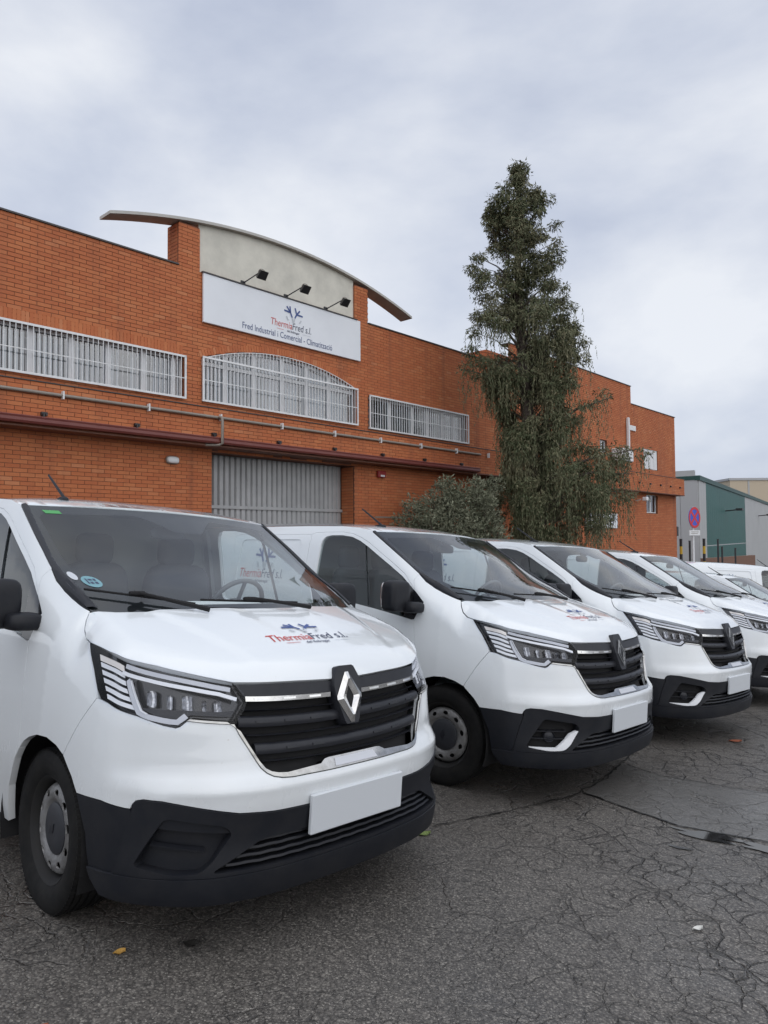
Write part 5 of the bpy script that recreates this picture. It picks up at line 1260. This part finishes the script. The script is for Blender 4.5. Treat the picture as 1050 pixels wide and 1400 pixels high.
def tree():
    base=bpt(17.3,-2.5,0); base.z=gz(base.x,base.y)
    mw=Matrix.Translation(base); root=empty('conifer_tree',mw); tag(root,'tall drooping conifer with dark green foliage rising above the brick building','tree')
    H=11.85-base.z
    zpx=lambda y:(740-y)/50+1.37-base.z
    prof=[(206,3,4),(222,14,14),(236,28,30),(258,44,46),(270,52,50),(310,58,62),(345,68,66),(362,74,64),(385,66,54),(400,70,72),(440,92,86),(455,90,95),(490,82,84),(515,62,78),(545,42,84),(600,36,118),(640,34,134),(680,24,128),(715,18,108),(745,14,60)]
    zs=np.array([zpx(p[0]) for p in prof])[::-1]; lf=np.array([p[1]/50 for p in prof])[::-1]; rf=np.array([p[2]/50 for p in prof])[::-1]
    tr=MB(); lean=lambda z:Vector((.12*math.sin(z*.5)-.20*(z/H)**2,.0,z))
    tr.tube([lean(z) for z in np.linspace(0,H*.97,16)],[.26*(1-z/H)**.8+.02 for z in np.linspace(0,H*.97,16)],9)
    link('trunk',smooth_angle(tr.mesh('trunk',M['bark']),60),root)
    b=MB(); b.tube([Vector((.14,.05,.1)),Vector((.35,.15,3)),Vector((.55,.2,6.2)),Vector((.45,.1,8.3))],[.16,.12,.07,.02],8); link('second_stem',smooth_angle(b.mesh('second_stem',M['bark']),60),root)
    br=MB(); V=[];F=[]
    rnd=random.Random(5)
    nb=150
    def clump(c,r,n,hang):
        for k in range(n):
            v=Vector((rnd.gauss(0,1),rnd.gauss(0,1),rnd.gauss(0,1))).normalized(); rr=r*rnd.random()**.45
            p=c+Vector((v.x*rr,v.y*rr,v.z*rr*.75))
            d=Vector((v.x*.6+rnd.gauss(0,.4),v.y*.6+rnd.gauss(0,.4),-.7+rnd.gauss(0,.5))).normalized()
            for q in range(2):
                dd=(d+Vector((rnd.gauss(0,.35),rnd.gauss(0,.35),rnd.gauss(0,.3)))).normalized(); sd_=dd.cross(Vector((rnd.gauss(0,1),rnd.gauss(0,1),rnd.gauss(0,1)))).normalized()
                quadleaf(V,F,p,dd,sd_,rnd.uniform(.07,.15),rnd.uniform(.009,.018))
        for k in range(int(n*.12*hang)):
            p=c+Vector((rnd.gauss(0,r*.55),rnd.gauss(0,r*.55),-r*.3)); L_=rnd.uniform(.25,.85)*hang; sw=Vector((rnd.gauss(0,.10),rnd.gauss(0,.10),-1))
            m_=int(L_/.055)
            for q in range(m_):
                pp=p+sw*(L_*q/m_); dd=(Vector((rnd.gauss(0,.30),rnd.gauss(0,.30),-1))).normalized(); sd_=dd.cross(Vector((rnd.gauss(0,1),rnd.gauss(0,1),.1))).normalized()
                quadleaf(V,F,pp,dd,sd_,rnd.uniform(.07,.12),rnd.uniform(.008,.015))
    from mathutils import noise as mn
    made=0; tries=0
    while made<600 and tries<14000:
        tries+=1
        z=1.5+(H-1.5)*rnd.random()**.9
        wl=float(np.interp(z,zs,lf)); wr=float(np.interp(z,zs,rf))
        if rnd.random()>.25+.75*(wl+wr)/3.6: continue
        az=rnd.uniform(0,2*math.pi); cx,cy=math.cos(az),math.sin(az); side=wr if cx>0 else wl; dep=(wl+wr)/2*.85
        L_=math.sqrt((cx*side)**2+(cy*dep)**2); fr=rnd.random()**.5*rnd.choice((1,1,1,1.08)); r=rnd.uniform(.16,.32)*(1 if z<9.8 else .8)
        L_=max(.04,L_-r*.75)*fr
        p=lean(z)+Vector((cx*L_,cy*L_,0))
        if mn.noise(Vector((p.x*1.5,p.y*1.5,p.z*1.25))+Vector((3,1,7)))<(.0 if z<8.5 else -.08): continue
        made+=1
        b0=lean(max(.5,z-.35*L_-(.2 if z>6 else 0)))
        br.tube([b0,b0.lerp(p,.55)+Vector((0,0,.10*L_)),p],[.012+.016*L_,.010,.005],4,False)
        clump(p,r,int(95*(r/.28)**2)+22,(1.35 if z<6 else .95 if z<9 else .45))
    # loose sprays of the lowest right-hand limb and the one reaching over the eaves on the left
    for (x0,z0,x1,z1,n) in ((.3,3.0,3.05,3.9,11),(.5,2.9,2.9,3.2,9),(.3,2.4,2.7,2.7,10),(.2,4.2,2.35,5.35,6),(.1,5.2,-1.85,6.15,6),(.2,1.9,2.3,1.9,7)):
        zb=-base.z
        br.tube([Vector((x0,0,z0+zb)),Vector(((x0+x1)/2,-.1,(z0+z1)/2+zb+.2)),Vector((x1,0,z1+zb))],[.05,.03,.01],5,False)
        for k in range(n):
            t=(k+.5)/n; clump(Vector((x0+(x1-x0)*t,rnd.gauss(0,.25),z0+(z1-z0)*t+zb+rnd.gauss(0,.15)+.1*math.sin(3*t))),rnd.uniform(.2,.34),70,1.5)
    tag(link('branches',br.mesh('branches',M['bark'],fix=False),root),kind='stuff')
    link('crown',mesh_of('crown',V,F,M['needle']),root); print('tree leaves',len(F))
tree()
def shrub(name,c,lobes,n,lab,seed,lsz=(.06,.12),mat_='shrubleaf'):
    base=Vector(c); base.z=gz(c[0],c[1]); root=empty(name,Matrix.Translation(base)); tag(root,lab,'shrub')
    rnd=random.Random(seed)
    ex=[]
    for (lx,ly,lz,r) in lobes:
        for q in range(3):
            a_=rnd.uniform(0,6.28); el=rnd.uniform(-.1,1.2); ex.append((lx+r*1.02*math.cos(a_)*math.cos(el),ly+r*math.sin(a_)*math.cos(el),lz+r*1.02*math.sin(el),rnd.uniform(.10,.22)))
    lobes=lobes+ex; V=[];F=[]; st_=MB()
    for (lx,ly,lz,r) in lobes:
        st_.tube([Vector((lx*.1,ly*.1,0)),Vector((lx*.5,ly*.5,lz*.55)),Vector((lx,ly,lz))],[.05,.035,.012],6,False)
    tot=sum(r**2 for *_,r in lobes)
    for (lx,ly,lz,r) in lobes:
        for k in range(int(n*r*r/tot)):
            v=Vector((rnd.gauss(0,1),rnd.gauss(0,1),rnd.gauss(0,1))).normalized(); rr=r*(rnd.random()**.33)*(1+.18*math.sin(5*v.x+3*v.z+lx*7)+.12*math.sin(9*v.y+4*v.z))
            if rnd.random()<.05: rr*=1.15
            p=Vector((lx,ly,lz))+Vector((v.x*rr,v.y*rr,v.z*rr*.92))
            if p.z<.05: continue
            up=Vector((v.x*.7+rnd.gauss(0,.4),v.y*.7+rnd.gauss(0,.4),.5+rnd.gauss(0,.4))).normalized()
            for q in range(3):
                dd=(up+Vector((rnd.gauss(0,.5),rnd.gauss(0,.5),rnd.gauss(0,.4)))).normalized(); sd_=dd.cross(Vector((rnd.gauss(0,1),rnd.gauss(0,1),rnd.gauss(0,1)))).normalized()
                quadleaf(V,F,p+up*.03*q,dd,sd_,rnd.uniform(*lsz),rnd.uniform(.010,.019))
    link('stems',st_.mesh('stems',M['bark'],fix=False),root); link('foliage',mesh_of('foliage',V,F,M[mat_]),root)
def dirpt(px,Y):
    d=rt_*((px-525)/FPX)+fw_; k=Y/d.y; return d.x*k,Y
sx_,sy_=dirpt(614,18.6)
shrub('olive_shrub',(sx_,sy_,0),[(-.75,0,2.75,.62),(-.2,.1,3.10,.66),(.35,-.1,3.25,.62),(.80,.1,2.95,.58),(0,-.4,2.55,.80),(-.5,-.2,2.05,.72),(.65,-.2,2.15,.75),(1.1,0,2.3,.45),(0,0,1.5,.95),(.95,.3,3.55,.34),(-1.05,.1,2.35,.40)],11000,'rounded grey green shrub standing left of the tall conifer against the wall',3)
sx_,sy_=dirpt(668,19.6)
shrub('dark_shrub',(sx_,sy_+.6,0),[(0,0,3.5,.45),(.1,.1,2.9,.5),(0,0,1.8,.7)],2600,'darker leafy shrub squeezed between the round shrub and the conifer trunk',9,mat_='needle')
# ------------------------------------------------------------------ things at the far end of the street
M['clad']=mat('grey_cladding',(.42,.43,.43),.55,noise=(.3,(.36,.37,.37),.5)); M['clad2']=mat('grey_cladding_shade',(.40,.405,.41),.55); M['cladgreen']=mat('green_cladding',(.010,.095,.082),.5,noise=(.3,(.014,.08,.07),.5)); M['cladtrim']=mat('green_trim',(.012,.06,.052),.5)
M['cream']=mat('cream_render',(.52,.44,.33),.8); M['rust']=mat('low_wall',(.18,.10,.07),.8); M['signblue']=mat('sign_blue',(.03,.09,.55),.4); M['signred']=mat('sign_red',(.55,.02,.03),.4); M['yellow']=mat('post_yellow',(.55,.36,.03),.5)
cA=Vector((26.3,60,0)); dirA=Vector((33.7,52,0)).normalized(); nA=Vector((-dirA.y,dirA.x,0))
WM=Matrix(((dirA.x,nA.x,0,cA.x),(dirA.y,nA.y,0,cA.y),(0,0,1,0),(0,0,0,1)))
wh=empty('metal_warehouse',WM); tag(wh,'grey metal clad warehouse with wide green panel and green roof edge','building')
def wt(px):
    """distance along the warehouse front seen at picture column px"""
    k=(px-525)/FPX; return (k*cA.y-cA.x)/(dirA.x-k*dirA.y)
g0,g1=wt(966),wt(1019)
ZB=-4.0
for a,b,m_ in ((0,g0,'clad'),(g0,g1,'cladgreen'),(g1,150,'clad')):
    n=max(2,int((b-a)/1.1)); 
    for i in range(n):
        p=a+(b-a)*i/n; q=a+(b-a)*(i+1)/n; MB().box(p+.01,q-.01,.0,.1,ZB,6.15).obj('cladding_panel',M[m_],wh)
MB().box(.0,150,.08,20,ZB,6.1).obj('warehouse_core',M['clad2'],wh)
for i in range(14): MB().box(-.1,.0,.1+1.4*i,1.4*(i+1)+.07,ZB,6.5).obj('cladding_panel',M['clad2'],wh)
MB().box(-.15,150,-.12,.3,6.15,6.55).obj('roof_edge',M['cladtrim'],wh); MB().box(-.14,.2,.3,20,6.5,7.0).obj('roof_edge',M['clad'],wh); MB().box(-.16,.0,.3,20,6.2,6.52).obj('roof_edge',M['cladtrim'],wh)
MB().box(.02,150,-.012,-.002,.6,.68).obj('cladding_joint',M['clad2'],wh)
for px,z in ((992,4.0),(1037,4.2)):
    t=wt(px); b=MB(); b.tube([(t,0,z),(t,-1.2,z+.1)],.06,6); b.box(t-.5,t+.5,-1.6,-1.0,z+.0,z+.22); b.obj('wall_lamp',M['black'],wh)
far=Matrix.Translation((130,245,0)); fb=empty('cream_building',far); tag(fb,'cream flat roofed block rising behind the metal warehouse','building')
MB().box(-12,60,0,20,-8,20.4).obj('wall',M['cream'],fb); MB().box(-12.4,60.2,-.3,20,20.4,21.2).obj('roof_edge',M['clad2'],fb)
for k in range(6): MB().box(-6+9*k,-5.4+9*k,-.1,.02,-8,20.3).obj('wall_joint',M['clad2'],fb)
# round no-stopping sign
sp=Vector((8.62,20,0)); sp.z=gz(sp.x,sp.y); nn=Vector((.6,-.8,0)); tt=Vector((.8,.6,0))
SM=Matrix(((tt.x,-nn.x,0,sp.x),(tt.y,-nn.y,0,sp.y),(0,0,1,sp.z),(0,0,0,1)))
sg_=empty('traffic_sign',SM); tag(sg_,'round blue and red no stopping sign with small white plate on a pole','sign')
zc=2.0-sp.z
b=MB(); b.tube([(0,.05,0),(0,.05,zc+.3)],.03,10); link('pole',smooth_angle(b.mesh('pole',M['white']),50),sg_)
disc=lambda r,n=40:[(r*math.cos(2*math.pi*i/n),r*math.sin(2*math.pi*i/n)) for i in range(n)]
b=MB(); b.prism(disc(.29),lambda p:(p[0],.012,zc+p[1]),lambda p:(p[0],-.004,zc+p[1])); so_=b.obj('sign_disc',M['signblue'],sg_)
b=MB(); o_,i_=disc(.295),disc(.225); n=40; b.add([(p[0],-.008,zc+p[1]) for p in o_+i_],[(i,(i+1)%n,n+(i+1)%n,n+i) for i in range(n)]); b.obj('sign_ring',M['signred'],so_,fix=False)
for a in (1,-1):
    v,f=stroke([(-.165,-.165*a),(.165,.165*a)],.075); b=MB(); b.add([(p[0],-.0065-.001*a,zc+p[1]) for p in v],f); b.obj('sign_bar',M['signred'],so_,fix=False)
b=MB(); b.bbox(-.27,.27,-.006,.012,zc-.50,zc-.355,.003); pl_=b.obj('supplementary_plate',M['white'],sg_)
for k in range(2): MB().box(-.2,.2-.06*k,-.0085,-.0065,zc-.405-.045*k,zc-.392-.045*k).obj('plate_print',M['pipe'],pl_)
def striped(px,Y,lab):
    x,y=dirpt(px,Y); z=gz(x,y); r=empty('striped_post',Matrix.Translation((x,y,z))); tag(r,lab,'post','yellow and black posts'); top=.95-z*1.0
    H_=1.35-z-.0; n=9
    for k in range(n):
        b=MB(); b.tube([(0,0,H_*k/n),(0,0,H_*(k+1)/n)],.075,10); b.obj('band',M['yellow'] if k%2 else M['black'],r)
striped(930,38,'yellow and black striped post beside the corner of the brick building'); striped(961.5,40,'yellow and black striped post just right of the traffic sign pole')
for i,(px,Y,h_) in enumerate(((942,39,1.2),(980.5,46,1.25),(986,47,.75),(1004,50,.6))):
    x,y=dirpt(px,Y); z=gz(x,y); b=MB(); b.tube([(0,0,0),(0,0,h_-z)],.06,8); b.box(-.05,.05,-.05,.05,h_-z,h_-z+.05); o=b.obj('fence_post',M['black']); o.location=(x,y,z)
    tag(o,('thin dark post in front of the warehouse, left of the sign pole','tallest thin dark post in front of the green panel','short dark post beside the tallest post at the green panel','short dark post at the right part of the green panel')[i],'post','dark posts before the warehouse')
x,y=dirpt(962,52); x2,y2=dirpt(1031,60); lw=MB(); d_=Vector((x2-x,y2-y,0)); lw.box(0,d_.length,0,.3,-4,-.12); lwo=lw.obj('low_wall',M['rust']); lwo.location=(x,y,0); lwo.rotation_euler=(0,0,math.atan2(d_.y,d_.x)); tag(lwo,'low rust brown wall at the foot of the warehouse','wall')
